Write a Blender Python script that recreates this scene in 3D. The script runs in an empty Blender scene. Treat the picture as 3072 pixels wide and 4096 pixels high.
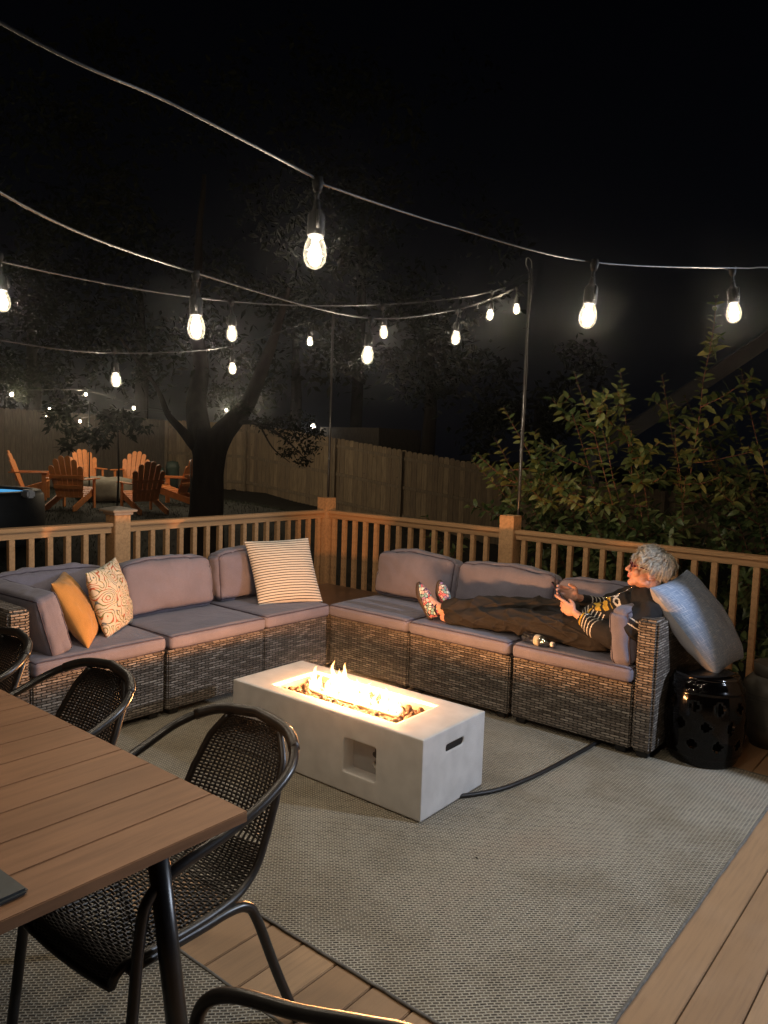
import bpy, bmesh, math, random
from mathutils import Vector as V, Matrix, Quaternion, noise
R_ = math.radians
rnd = random.Random(7)
scn = bpy.context.scene
COL = scn.collection

# ------------------------------------------------------------------ camera
CAM = V((4.849, -5.1043, 1.5713)); FPX = 3051.1
_yaw, _pit, _rol = 0.8866, -0.0834, 0.0338
_F = V((-math.cos(_yaw), math.sin(_yaw), 0)); _R = V((_F.y, -_F.x, 0)); _U = V((0, 0, 1))
_F2 = _F*math.cos(_pit)+_U*math.sin(_pit); _U2 = _U*math.cos(_pit)-_F*math.sin(_pit)
_R3 = _R*math.cos(_rol)+_U2*math.sin(_rol); _U3 = _U2*math.cos(_rol)-_R*math.sin(_rol)
def at(u, v, t):
    return CAM + (_F2 + _R3*((u-1536)/FPX) - _U3*((v-2048)/FPX))*t
cam = bpy.data.cameras.new('camera'); co = bpy.data.objects.new('camera', cam); COL.objects.link(co)
cam.sensor_fit = 'HORIZONTAL'; cam.sensor_width = 36; cam.lens = 36*FPX/3072
cam.clip_start = .02; cam.clip_end = 400
m3 = Matrix((_R3, _U3, -_F2)).transposed()
co.matrix_world = Matrix.Translation(CAM) @ m3.to_4x4()
scn.camera = co

# ------------------------------------------------------------------ material helpers
MATS = {}
def nodes_of(name):
    m = bpy.data.materials.new(name); m.use_nodes = True
    nt = m.node_tree; nt.nodes.clear()
    out = nt.nodes.new('ShaderNodeOutputMaterial')
    MATS[name] = m
    return m, nt, out
def N(nt, t, **k):
    n = nt.nodes.new(t)
    for a, b in k.items():
        if a.startswith('i_'):
            key = a[2:].replace('_', ' ')
            n.inputs[key].default_value = b
        else: setattr(n, a, b)
    return n
def L(nt, a, b): nt.links.new(a, b)
def rgb(c): return (c[0], c[1], c[2], 1)
def ramp(nt, fac, stops, interp='LINEAR'):
    r = nt.nodes.new('ShaderNodeValToRGB'); r.color_ramp.interpolation = interp
    e = r.color_ramp.elements
    while len(e) < len(stops): e.new(.5)
    for i, (p, c) in enumerate(stops):
        e[i].position = p; e[i].color = rgb(c)
    L(nt, fac, r.inputs[0]); return r
def coords(nt, kind='Object', scale=(1, 1, 1), rot=(0, 0, 0), loc=(0, 0, 0)):
    tc = N(nt, 'ShaderNodeTexCoord'); mp = N(nt, 'ShaderNodeMapping')
    mp.inputs['Scale'].default_value = scale; mp.inputs['Rotation'].default_value = rot; mp.inputs['Location'].default_value = loc
    L(nt, tc.outputs[kind], mp.inputs[0]); return mp.outputs[0]
def mixc(nt, a, b, f, mode='MIX'):
    m = N(nt, 'ShaderNodeMix', data_type='RGBA', blend_type=mode)
    for sock, v in ((m.inputs[6], a), (m.inputs[7], b)):
        if isinstance(v, tuple): sock.default_value = rgb(v)
        else: L(nt, v, sock)
    if isinstance(f, (int, float)): m.inputs[0].default_value = f
    else: L(nt, f, m.inputs[0])
    return m.outputs[2]
def bump(nt, h, s=.3, d=.01):
    b = N(nt, 'ShaderNodeBump'); b.inputs['Strength'].default_value = s; b.inputs['Distance'].default_value = d
    L(nt, h, b.inputs['Height']); return b.outputs[0]
def prin(nt, out, col, rough=.6, nrm=None, **k):
    p = N(nt, 'ShaderNodeBsdfPrincipled')
    if isinstance(col, tuple): p.inputs['Base Color'].default_value = rgb(col)
    else: L(nt, col, p.inputs['Base Color'])
    if isinstance(rough, (int, float)): p.inputs['Roughness'].default_value = rough
    else: L(nt, rough, p.inputs['Roughness'])
    if nrm is not None: L(nt, nrm, p.inputs['Normal'])
    for a, b in k.items(): p.inputs[a.replace('_', ' ')].default_value = b
    L(nt, p.outputs[0], out.inputs[0]); return p
def simple(name, col, rough=.6, ns=20, var=.25, bs=.15, bd=.003, scale=(1, 1, 1), **k):
    m, nt, out = nodes_of(name)
    c = coords(nt, 'Object', scale)
    n = N(nt, 'ShaderNodeTexNoise'); n.inputs['Scale'].default_value = ns; n.inputs['Detail'].default_value = 5; L(nt, c, n.inputs[0])
    lo = tuple(x*(1-var) for x in col); hi = tuple(min(1, x*(1+var)) for x in col)
    r = ramp(nt, n.outputs[0], [(.3, lo), (.7, hi)])
    nr = bump(nt, n.outputs[0], bs, bd) if bs else None
    prin(nt, out, r.outputs[0], rough, nr, **k)
    return m
def wood(name, col, dark, ns=3, axis_scale=(1, 14, 14), rough=.6, coord='Object', per_obj=0):
    m, nt, out = nodes_of(name)
    c = coords(nt, coord, axis_scale)
    n = N(nt, 'ShaderNodeTexNoise'); n.inputs['Scale'].default_value = ns; n.inputs['Detail'].default_value = 8; n.inputs['Roughness'].default_value = .65; L(nt, c, n.inputs[0])
    n2 = N(nt, 'ShaderNodeTexNoise'); n2.inputs['Scale'].default_value = 2.3; L(nt, coords(nt, coord), n2.inputs[0])
    r = ramp(nt, n.outputs[0], [(.3, dark), (.52, col), (.75, tuple(min(1, x*1.18) for x in col))])
    cc = mixc(nt, r.outputs[0], tuple(x*.6 for x in col), ramp(nt, n2.outputs[0], [(.45, (0, 0, 0)), (.7, (.6, .6, .6))]).outputs[0])
    prin(nt, out, cc, rough, bump(nt, n.outputs[0], .25, .002), Specular_IOR_Level=.22)
    return m

wood('cedar', (.58, .35, .18), (.38, .21, .10), 3, (14, 14, 1.2), .62, 'UV')
wood('cedar_dark', (.48, .29, .15), (.28, .17, .09), 3, (14, 14, 1.2), .62, 'UV')
# deck boards, colour varies per board (voronoi-free: floor of x / pitch)
def deck_mat():
    m, nt, out = nodes_of('deck_board')
    tc = N(nt, 'ShaderNodeTexCoord'); sx = N(nt, 'ShaderNodeSeparateXYZ'); L(nt, tc.outputs['Object'], sx.inputs[0])
    d = N(nt, 'ShaderNodeMath', operation='MULTIPLY'); L(nt, sx.outputs[0], d.inputs[0]); d.inputs[1].default_value = 1/.1445
    o_ = N(nt, 'ShaderNodeMath', operation='ADD'); L(nt, d.outputs[0], o_.inputs[0]); o_.inputs[1].default_value = -.396+40
    fl = N(nt, 'ShaderNodeMath', operation='FLOOR'); L(nt, o_.outputs[0], fl.inputs[0])
    wn = N(nt, 'ShaderNodeTexWhiteNoise', noise_dimensions='1D'); L(nt, fl.outputs[0], wn.inputs['W'])
    n = N(nt, 'ShaderNodeTexNoise'); n.inputs['Scale'].default_value = 4; n.inputs['Detail'].default_value = 8
    L(nt, coords(nt, 'Object', (22, 1.2, 20)), n.inputs[0])
    n2 = N(nt, 'ShaderNodeTexNoise'); n2.inputs['Scale'].default_value = 3.5; n2.inputs['Detail'].default_value = 4; L(nt, tc.outputs['Object'], n2.inputs[0])
    a = ramp(nt, wn.outputs[0], [(0, (.33, .20, .105)), (1, (.44, .28, .155))])
    b = mixc(nt, a.outputs[0], (.22, .14, .085), ramp(nt, n.outputs[0], [(.45, (0, 0, 0)), (.75, (.5, .5, .5))]).outputs[0])
    c = mixc(nt, b, (.42, .28, .17), ramp(nt, n2.outputs[0], [(.5, (0, 0, 0)), (.75, (.45, .45, .45))]).outputs[0])
    prin(nt, out, c, .55, bump(nt, n.outputs[0], .2, .0015))
deck_mat()
# rug
def rug_mat(name, k=1.0):
    m, nt, out = nodes_of(name)
    c = coords(nt, 'Object', (1, 1, 1), (0, 0, R_(-45)))
    nz = N(nt, 'ShaderNodeTexNoise'); nz.inputs['Scale'].default_value = 9; nz.inputs['Detail'].default_value = 2; L(nt, c, nz.inputs[0])
    wob = N(nt, 'ShaderNodeVectorMath', operation='SCALE'); L(nt, nz.outputs[1], wob.inputs[0]); wob.inputs['Scale'].default_value = .009
    ad = N(nt, 'ShaderNodeVectorMath', operation='ADD'); L(nt, c, ad.inputs[0]); L(nt, wob.outputs[0], ad.inputs[1])
    b = N(nt, 'ShaderNodeTexBrick', offset=.5, squash=1.0)
    b.inputs['Scale'].default_value = 1; b.inputs['Brick Width'].default_value = .021; b.inputs['Row Height'].default_value = .0108
    b.inputs['Mortar Size'].default_value = .0044; b.inputs['Mortar Smooth'].default_value = 1.0; b.inputs['Bias'].default_value = 0
    b.inputs['Color1'].default_value = rgb((.035, .028, .022)); b.inputs['Color2'].default_value = rgb((.16, .135, .10)); b.inputs['Mortar'].default_value = rgb((.50, .465, .375))
    L(nt, ad.outputs[0], b.inputs[0])
    n2 = N(nt, 'ShaderNodeTexNoise'); n2.inputs['Scale'].default_value = 1.6; n2.inputs['Detail'].default_value = 5; n2.inputs['Roughness'].default_value = .6; L(nt, coords(nt), n2.inputs[0])
    st = ramp(nt, n2.outputs[0], [(.35, (.72, .68, .62)), (.55, (1, 1, 1)), (.72, (1.0, .93, .9))])
    n3 = N(nt, 'ShaderNodeTexNoise'); n3.inputs['Scale'].default_value = 260; L(nt, coords(nt), n3.inputs[0])
    gr = ramp(nt, n3.outputs[0], [(.3, (.8, .8, .8)), (.7, (1.15, 1.15, 1.15))])
    c1 = mixc(nt, b.outputs[0], st.outputs[0], 1.0, 'MULTIPLY'); c2 = mixc(nt, c1, gr.outputs[0], 1.0, 'MULTIPLY')
    prin(nt, out, c2, .92, bump(nt, b.outputs['Fac'], .8, .003))
rug_mat('rug_weave')
simple('rug_binding', (.15, .14, .125), .9, 60, .3)
# resin wicker (UV in metres)
def wicker(name, dark=(.08, .066, .056), mid=(.20, .172, .150), light=(.42, .375, .33)):
    m, nt, out = nodes_of(name)
    uv = coords(nt, 'UV')
    nz = N(nt, 'ShaderNodeTexNoise'); nz.inputs['Scale'].default_value = 14; L(nt, uv, nz.inputs[0])
    wob = N(nt, 'ShaderNodeVectorMath', operation='SCALE'); L(nt, nz.outputs[1], wob.inputs[0]); wob.inputs['Scale'].default_value = .0035
    ad = N(nt, 'ShaderNodeVectorMath', operation='ADD'); L(nt, uv, ad.inputs[0]); L(nt, wob.outputs[0], ad.inputs[1])
    b = N(nt, 'ShaderNodeTexBrick', offset=.5, squash=1.0)
    for k, v in (('Scale', 1), ('Brick Width', .053), ('Row Height', .0140), ('Mortar Size', .0036), ('Mortar Smooth', 1.0), ('Bias', -.2)): b.inputs[k].default_value = v
    b.inputs['Color1'].default_value = rgb((0, 0, 0)); b.inputs['Color2'].default_value = rgb((1, 1, 1)); b.inputs['Mortar'].default_value = rgb((.02, .02, .02))
    L(nt, ad.outputs[0], b.inputs[0])
    n2 = N(nt, 'ShaderNodeTexNoise'); n2.inputs['Scale'].default_value = 7; n2.inputs['Detail'].default_value = 4; L(nt, coords(nt, 'UV', (1, 9, 1)), n2.inputs[0])
    w1 = N(nt, 'ShaderNodeMath', operation='MULTIPLY'); L(nt, b.outputs[0], w1.inputs[0]); w1.inputs[1].default_value = .42
    hf = N(nt, 'ShaderNodeMath', operation='MULTIPLY_ADD'); L(nt, n2.outputs[0], hf.inputs[0]); hf.inputs[1].default_value = .75; L(nt, w1.outputs[0], hf.inputs[2])
    r = ramp(nt, hf.outputs[0], [(.28, dark), (.52, mid), (.80, light)])
    # stakes: small upright bits showing in the gaps between the over-passes
    st = N(nt, 'ShaderNodeTexWave', wave_type='BANDS', bands_direction='X'); st.inputs['Scale'].default_value = .314/.0265; L(nt, ad.outputs[0], st.inputs[0])
    stc = mixc(nt, (.03, .024, .02), (.20, .17, .145), ramp(nt, st.outputs['Fac'], [(.72, (0, 0, 0)), (.9, (.75,)*3)]).outputs[0])
    c = mixc(nt, r.outputs[0], stc, ramp(nt, b.outputs['Fac'], [(.25, (0, 0, 0)), (.75, (1, 1, 1))]).outputs[0])
    sub = N(nt, 'ShaderNodeMath', operation='SUBTRACT'); sub.inputs[0].default_value = 1; L(nt, b.outputs['Fac'], sub.inputs[1])
    prin(nt, out, c, .48, bump(nt, sub.outputs[0], 1.0, .007), Specular_IOR_Level=.4)
wicker('wicker')
simple('dark_table_top', (.055, .035, .026), .3, 8, .4, .05)
# upholstery
def fabric(name, col, var=.12, rough=.85, wrink=.5, wd=.008, sheen=.2):
    m, nt, out = nodes_of(name)
    c = coords(nt)
    n = N(nt, 'ShaderNodeTexNoise'); n.inputs['Scale'].default_value = 5; n.inputs['Detail'].default_value = 4; L(nt, c, n.inputs[0])
    f = N(nt, 'ShaderNodeTexNoise'); f.inputs['Scale'].default_value = 420; L(nt, c, f.inputs[0])
    w = N(nt, 'ShaderNodeTexNoise'); w.inputs['Scale'].default_value = 6; w.inputs['Detail'].default_value = 2; w.inputs['Distortion'].default_value = 1.2; L(nt, coords(nt, 'Object', (1, 1, .5)), w.inputs[0])
    a = ramp(nt, n.outputs[0], [(.3, tuple(x*(1-var) for x in col)), (.7, tuple(x*(1+var) for x in col))])
    b = mixc(nt, a.outputs[0], ramp(nt, f.outputs[0], [(.3, (.82, .82, .82)), (.7, (1.15, 1.15, 1.15))]).outputs[0], 1, 'MULTIPLY')
    prin(nt, out, b, rough, bump(nt, w.outputs[0], wrink, wd), Sheen_Weight=sheen)
fabric('cushion', (.166, .158, .210), .12, .85, .8, .012)
simple('piping', (.06, .05, .075), .8, 60)
fabric('ochre', (.43, .215, .055), .16, .95, 1.0, .006)
fabric('grey_linen', (.42, .41, .44), .08)
fabric('black_sweat', (.010, .0095, .0105), .3, .9, .8, .01, 0)
simple('white_knit', (.62, .60, .56), .85, 80, .1)
simple('gold_print', (.50, .33, .035), .7, 60, .35, 0)
fabric('brown_trouser', (.011, .0092, .0082), .15, .85, .9, .012, 0)
def stripe_mat():
    m, nt, out = nodes_of('striped_fabric')
    tc = N(nt, 'ShaderNodeTexCoord'); s = N(nt, 'ShaderNodeSeparateXYZ'); L(nt, tc.outputs['UV'], s.inputs[0])
    a = N(nt, 'ShaderNodeMath', operation='MULTIPLY'); L(nt, s.outputs[1], a.inputs[0]); a.inputs[1].default_value = 25
    f = N(nt, 'ShaderNodeMath', operation='FRACT'); L(nt, a.outputs[0], f.inputs[0])
    r = ramp(nt, f.outputs[0], [(0, (.62, .59, .52)), (.68, (.055, .045, .04)), (.70, (.055, .045, .04)), (.98, (.055, .045, .04))], 'CONSTANT')
    n = N(nt, 'ShaderNodeTexNoise'); n.inputs['Scale'].default_value = 300; L(nt, tc.outputs['Object'], n.inputs[0])
    c = mixc(nt, r.outputs[0], ramp(nt, n.outputs[0], [(.3, (.85,)*3), (.7, (1.1,)*3)]).outputs[0], 1, 'MULTIPLY')
    prin(nt, out, c, .9, bump(nt, n.outputs[0], .2, .002))
stripe_mat()
def paisley_mat():
    m, nt, out = nodes_of('paisley_fabric')
    uv = coords(nt, 'UV')
    nz = N(nt, 'ShaderNodeTexNoise'); nz.inputs['Scale'].default_value = 3.2; nz.inputs['Detail'].default_value = 1; L(nt, uv, nz.inputs[0])
    sc = N(nt, 'ShaderNodeVectorMath', operation='SCALE'); L(nt, nz.outputs[1], sc.inputs[0]); sc.inputs['Scale'].default_value = .32
    ad = N(nt, 'ShaderNodeVectorMath', operation='ADD'); L(nt, uv, ad.inputs[0]); L(nt, sc.outputs[0], ad.inputs[1])
    v = N(nt, 'ShaderNodeTexVoronoi', feature='F1'); v.inputs['Scale'].default_value = 4.6; L(nt, ad.outputs[0], v.inputs[0])
    rings = N(nt, 'ShaderNodeMath', operation='MULTIPLY'); L(nt, v.outputs['Distance'], rings.inputs[0]); rings.inputs[1].default_value = 5.6
    fr = N(nt, 'ShaderNodeMath', operation='FRACT'); L(nt, rings.outputs[0], fr.inputs[0])
    line = ramp(nt, fr.outputs[0], [(0, (0, 0, 0)), (.56, (1, 1, 1)), (.86, (0, 0, 0))], 'CONSTANT')
    hue = N(nt, 'ShaderNodeTexNoise'); hue.inputs['Scale'].default_value = 7; L(nt, uv, hue.inputs[0])
    cr = ramp(nt, hue.outputs[0], [(0, (.34, .08, .04)), (.42, (.38, .13, .06)), (.47, (.15, .17, .05)), (.54, (.09, .12, .15)), (.61, (.32, .22, .07))], 'CONSTANT')
    d = N(nt, 'ShaderNodeTexVoronoi'); d.inputs['Scale'].default_value = 34; L(nt, ad.outputs[0], d.inputs[0])
    dots = ramp(nt, d.outputs['Distance'], [(0, (1, 1, 1)), (.16, (0, 0, 0))], 'CONSTANT')
    base = (.56, .52, .43)
    c = mixc(nt, base, cr.outputs[0], line.outputs[0]); c2 = mixc(nt, c, (.16, .17, .12), dots.outputs[0])
    prin(nt, out, c2, .9)
paisley_mat()
def denim_mat():
    m, nt, out = nodes_of('blue_slub')
    a = N(nt, 'ShaderNodeTexNoise'); a.inputs['Scale'].default_value = 9; a.inputs['Detail'].default_value = 6; L(nt, coords(nt, 'UV', (1, 22, 1)), a.inputs[0])
    b = N(nt, 'ShaderNodeTexNoise'); b.inputs['Scale'].default_value = 9; b.inputs['Detail'].default_value = 6; L(nt, coords(nt, 'UV', (22, 1, 1)), b.inputs[0])
    mx = N(nt, 'ShaderNodeMath', operation='MAXIMUM'); L(nt, a.outputs[0], mx.inputs[0]); L(nt, b.outputs[0], mx.inputs[1])
    r = ramp(nt, mx.outputs[0], [(.45, (.19, .26, .40)), (.6, (.31, .39, .53)), (.74, (.74, .76, .80))])
    prin(nt, out, r.outputs[0], .85, bump(nt, mx.outputs[0], .3, .002))
denim_mat()
simple('white_concrete', (.64, .62, .60), .55, 11, .10, .25, .002)
simple('pan_steel', (.3, .25, .2), .4, 10, .1, .05, Metallic=.6)
simple('chrome', (.7, .68, .65), .18, 10, .1, 0, Metallic=1.0)
simple('grey_panel', (.35, .34, .33), .5, 10, .1, 0)
simple('slot_dark', (.006, .006, .006), .9, 10, .1, 0)
simple('lava_rock', (.032, .014, .008), .9, 35, .75, 1, .01)
simple('black_rubber', (.008, .008, .0085), .5, 30, .3, 0)
simple('socket_black', (.004, .004, .004), .7, 30, .3, 0, Specular_IOR_Level=.2)
simple('black_metal', (.012, .011, .011), .32, 30, .3, .05, Specular_IOR_Level=.6)
simple('black_rattan', (.013, .011, .010), .38, 40, .4, .2, Specular_IOR_Level=.6)
simple('black_glaze', (.0012, .001, .001), .10, 8, .2, .02, Coat_Weight=.25, Coat_Roughness=.05)
simple('dark_slate', (.028, .034, .038), .5, 30, .2, .1)
wood('table_slat', (.235, .125, .068), (.18, .094, .051), 3, (16, 1.2, 16), .5, 'Object')
wood('table_edge', (.40, .26, .13), (.30, .19, .09), 3, (3, 3, 12), .5, 'Object')
def fence_mat():
    m, nt, out = nodes_of('fence_board')
    tc = N(nt, 'ShaderNodeTexCoord')
    n = N(nt, 'ShaderNodeTexNoise'); n.inputs['Scale'].default_value = 3; n.inputs['Detail'].default_value = 8; L(nt, coords(nt, 'UV', (9, .9, 1)), n.inputs[0])
    s = N(nt, 'ShaderNodeSeparateXYZ'); L(nt, tc.outputs['UV'], s.inputs[0])
    d = N(nt, 'ShaderNodeMath', operation='MULTIPLY'); L(nt, s.outputs[0], d.inputs[0]); d.inputs[1].default_value = 1/.145
    fl = N(nt, 'ShaderNodeMath', operation='FLOOR'); L(nt, d.outputs[0], fl.inputs[0])
    wn = N(nt, 'ShaderNodeTexWhiteNoise', noise_dimensions='1D'); L(nt, fl.outputs[0], wn.inputs['W'])
    a = ramp(nt, wn.outputs[0], [(0, (.27, .20, .13)), (.5, (.36, .27, .165)), (1, (.46, .345, .215))])
    c = mixc(nt, a.outputs[0], (.13, .10, .075), ramp(nt, n.outputs[0], [(.42, (0, 0, 0)), (.75, (.7,)*3)]).outputs[0])
    v = N(nt, 'ShaderNodeTexVoronoi'); v.inputs['Scale'].default_value = 2.2; L(nt, coords(nt, 'UV', (1.6, 1, 1)), v.inputs[0])
    kn = ramp(nt, v.outputs['Distance'], [(0, (1, 1, 1)), (.055, (.6,)*3), (.07, (0, 0, 0))])
    prin(nt, out, mixc(nt, c, (.07, .045, .03), kn.outputs[0]), .8, bump(nt, n.outputs[0], .3, .004))
fence_mat()
simple('fence_post_wood', (.27, .21, .14), .8, 12, .3, .3, .004, (3, 3, .4))
simple('fence_grey', (.16, .135, .105), .85, 9, .35, .3, .004, (6, 6, .5))
simple('orange_slat', (.62, .225, .065), .5, 14, .12, .05)
simple('tarp', (.19, .175, .135), .8, 8, .2, .5, .02)
simple('bark', (.026, .021, .017), .95, 9, .5, 1, .03, (1, 1, .25))
simple('pole_metal', (.11, .11, .11), .28, 20, .2, 0, Metallic=.7)
simple('post_cap', (.33, .29, .24), .6, 20, .12, .05)
simple('grass_soil', (.012, .014, .009), .95, 3, .5, .6, .03)
simple('grass_blade', (.016, .026, .010), .7, 6, .4, 0)
simple('tub_vinyl', (.018, .021, .023), .55, 20, .2, .1)
simple('green_bin', (.05, .075, .06), .6, 10, .15, .05)
simple('grey_beam', (.075, .075, .08), .7, 8, .15, .1)
simple('house_siding', (.45, .44, .42), .7, 5, .08, .1)
simple('tank_white_shaded', (.085, .08, .068), .45, 14, .15, .05)
simple('ink', (.03, .03, .035), .6, 20, .2, 0)
simple('skin', (.62, .33, .24), .5, 60, .10, .12, .001, Subsurface_Weight=.08)
simple('hair_silver', (.48, .45, .385), .38, 60, .42, .1)
simple('lip', (.55, .20, .18), .45, 60, .1, 0)
simple('eye_dark', (.03, .02, .02), .1, 60, .1, 0)
simple('glasses_frame', (.10, .025, .05), .2, 60, .1, 0)
simple('silver_bead', (.75, .72, .65), .2, 60, .1, 0, Metallic=1.0)
simple('sole_brown', (.05, .035, .028), .6, 60, .2, .1)
simple('phone_black', (.012, .012, .014), .15, 60, .2, 0)
simple('tattoo', (.10, .07, .06), .6, 60, .2, 0)
simple('cap_white', (.7, .7, .7), .4, 60, .05, 0)
def leaf_mat(name, a, b, c, ro=.42, sp=.5):
    m, nt, out = nodes_of(name)
    n = N(nt, 'ShaderNodeTexNoise'); n.inputs['Scale'].default_value = 2.6; n.inputs['Detail'].default_value = 5; L(nt, coords(nt), n.inputs[0])
    g = N(nt, 'ShaderNodeNewGeometry'); r2 = N(nt, 'ShaderNodeMath', operation='MULTIPLY_ADD'); L(nt, g.outputs['Random Per Island'], r2.inputs[0]); r2.inputs[1].default_value = .55; r2.inputs[2].default_value = -.27
    ad = N(nt, 'ShaderNodeMath', operation='ADD'); L(nt, n.outputs[0], ad.inputs[0]); L(nt, r2.outputs[0], ad.inputs[1])
    r = ramp(nt, ad.outputs[0], [(.25, a), (.5, b), (.8, c)])
    p = prin(nt, out, r.outputs[0], ro, Specular_IOR_Level=sp)
    t = N(nt, 'ShaderNodeBsdfTranslucent'); L(nt, r.outputs[0], t.inputs[0])
    mx = N(nt, 'ShaderNodeMixShader'); mx.inputs[0].default_value = .25
    L(nt, p.outputs[0], mx.inputs[1]); L(nt, t.outputs[0], mx.inputs[2]); L(nt, mx.outputs[0], out.inputs[0])
leaf_mat('shrub_leaf', (.05, .088, .028), (.105, .15, .050), (.23, .265, .10))
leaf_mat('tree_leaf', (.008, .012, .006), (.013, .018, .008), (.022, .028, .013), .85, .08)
simple('shrub_stem', (.17, .075, .045), .7, 30, .3, .2)
def shoe_mat():
    m, nt, out = nodes_of('floral_knit')
    c = coords(nt)
    v = N(nt, 'ShaderNodeTexVoronoi'); v.inputs['Scale'].default_value = 52; L(nt, c, v.inputs[0])
    e = N(nt, 'ShaderNodeTexVoronoi', feature='DISTANCE_TO_EDGE'); e.inputs['Scale'].default_value = 52; L(nt, c, e.inputs[0])
    s = N(nt, 'ShaderNodeSeparateColor'); L(nt, v.outputs['Color'], s.inputs[0])
    r = ramp(nt, s.outputs[0], [(0, (.62, .16, .20)), (.25, (.70, .42, .42)), (.45, (.22, .42, .45)), (.65, (.62, .68, .66)), (.85, (.30, .20, .38))], 'CONSTANT')
    k = ramp(nt, e.outputs[0], [(0, (0, 0, 0)), (.05, (0, 0, 0)), (.10, (1, 1, 1))])
    prin(nt, out, mixc(nt, (.015, .012, .018), r.outputs[0], k.outputs[0]), .8)
shoe_mat()
def emis(name, col, s):
    m, nt, out = nodes_of(name)
    e = N(nt, 'ShaderNodeEmission'); e.inputs[0].default_value = rgb(col); e.inputs[1].default_value = s
    L(nt, e.outputs[0], out.inputs[0])
emis('filament', (1, .80, .52), 60)
emis('small_bulb_glow', (1, .86, .66), 14)
emis('water_glow', (.10, .42, .8), .9)
emis('lantern_glow', (.75, .84, 1), 20)
def bulb_glass():
    m, nt, out = nodes_of('bulb_glass')
    t = N(nt, 'ShaderNodeBsdfTransparent'); g = N(nt, 'ShaderNodeBsdfGlossy'); g.inputs['Roughness'].default_value = .05
    e = N(nt, 'ShaderNodeEmission'); e.inputs[0].default_value = rgb((1, .84, .60)); e.inputs[1].default_value = .55
    lw = N(nt, 'ShaderNodeLayerWeight'); lw.inputs[0].default_value = .35
    n = N(nt, 'ShaderNodeTexNoise'); n.inputs['Scale'].default_value = 90; L(nt, coords(nt), n.inputs[0])
    es = N(nt, 'ShaderNodeMath', operation='MULTIPLY_ADD'); L(nt, lw.outputs['Facing'], es.inputs[0]); es.inputs[1].default_value = .8; es.inputs[2].default_value = .16
    em = N(nt, 'ShaderNodeMath', operation='MULTIPLY'); L(nt, es.outputs[0], em.inputs[0]); L(nt, ramp(nt, n.outputs[0], [(.4, (.5,)*3), (.6, (1.3,)*3)]).outputs[0], em.inputs[1])
    L(nt, em.outputs[0], e.inputs[1])
    m1 = N(nt, 'ShaderNodeMixShader'); m1.inputs[0].default_value = .08; L(nt, t.outputs[0], m1.inputs[1]); L(nt, g.outputs[0], m1.inputs[2])
    ad = N(nt, 'ShaderNodeAddShader'); L(nt, m1.outputs[0], ad.inputs[0]); L(nt, e.outputs[0], ad.inputs[1]); L(nt, ad.outputs[0], out.inputs[0])
bulb_glass()
def flame_mat():
    m, nt, out = nodes_of('gas_flame')
    tc = N(nt, 'ShaderNodeTexCoord'); s = N(nt, 'ShaderNodeSeparateXYZ'); L(nt, tc.outputs['UV'], s.inputs[0])
    col = ramp(nt, s.outputs[1], [(0, (.10, .12, 1)), (.12, (.45, .22, .85)), (.24, (1, .42, .22)), (.45, (1, .62, .28)), (1, (1, .60, .22))])
    st = ramp(nt, s.outputs[1], [(0, (.10,)*3), (.18, (.12,)*3), (.32, (.5,)*3), (.6, (1,)*3), (.9, (.8,)*3), (1, (.25,)*3)])
    lw = N(nt, 'ShaderNodeLayerWeight'); lw.inputs[0].default_value = .5
    iv = N(nt, 'ShaderNodeMath', operation='SUBTRACT'); iv.inputs[0].default_value = 1.0; L(nt, lw.outputs['Facing'], iv.inputs[1])
    e = N(nt, 'ShaderNodeEmission'); L(nt, col.outputs[0], e.inputs[0])
    a = N(nt, 'ShaderNodeMath', operation='MULTIPLY'); L(nt, st.outputs[0], a.inputs[0]); L(nt, iv.outputs[0], a.inputs[1])
    b = N(nt, 'ShaderNodeMath', operation='MULTIPLY'); L(nt, a.outputs[0], b.inputs[0]); b.inputs[1].default_value = 2.9
    L(nt, b.outputs[0], e.inputs[1])
    t = N(nt, 'ShaderNodeBsdfTransparent'); ad = N(nt, 'ShaderNodeAddShader'); L(nt, t.outputs[0], ad.inputs[0]); L(nt, e.outputs[0], ad.inputs[1]); L(nt, ad.outputs[0], out.inputs[0])
flame_mat()
def clear_plastic(name, tint=(.95, .97, 1)):
    m, nt, out = nodes_of(name)
    t = N(nt, 'ShaderNodeBsdfTransparent'); t.inputs[0].default_value = rgb(tint)
    g = N(nt, 'ShaderNodeBsdfGlossy'); g.inputs['Roughness'].default_value = .08
    n = N(nt, 'ShaderNodeTexNoise'); n.inputs['Scale'].default_value = 60; L(nt, coords(nt), n.inputs[0])
    L(nt, bump(nt, n.outputs[0], .6, .004), g.inputs['Normal'])
    lw = N(nt, 'ShaderNodeLayerWeight'); lw.inputs[0].default_value = .45
    r = ramp(nt, lw.outputs['Fresnel'], [(0, (.22,)*3), (1, (.85,)*3)])
    mx = N(nt, 'ShaderNodeMixShader'); L(nt, r.outputs[0], mx.inputs[0]); L(nt, t.outputs[0], mx.inputs[1]); L(nt, g.outputs[0], mx.inputs[2]); L(nt, mx.outputs[0], out.inputs[0])
simple('paper_label', (.42, .40, .33), .6, 30, .3, 0); clear_plastic('clear_plastic'); clear_plastic('lens', (.75, .45, .6)); clear_plastic('lantern_glass')

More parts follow.
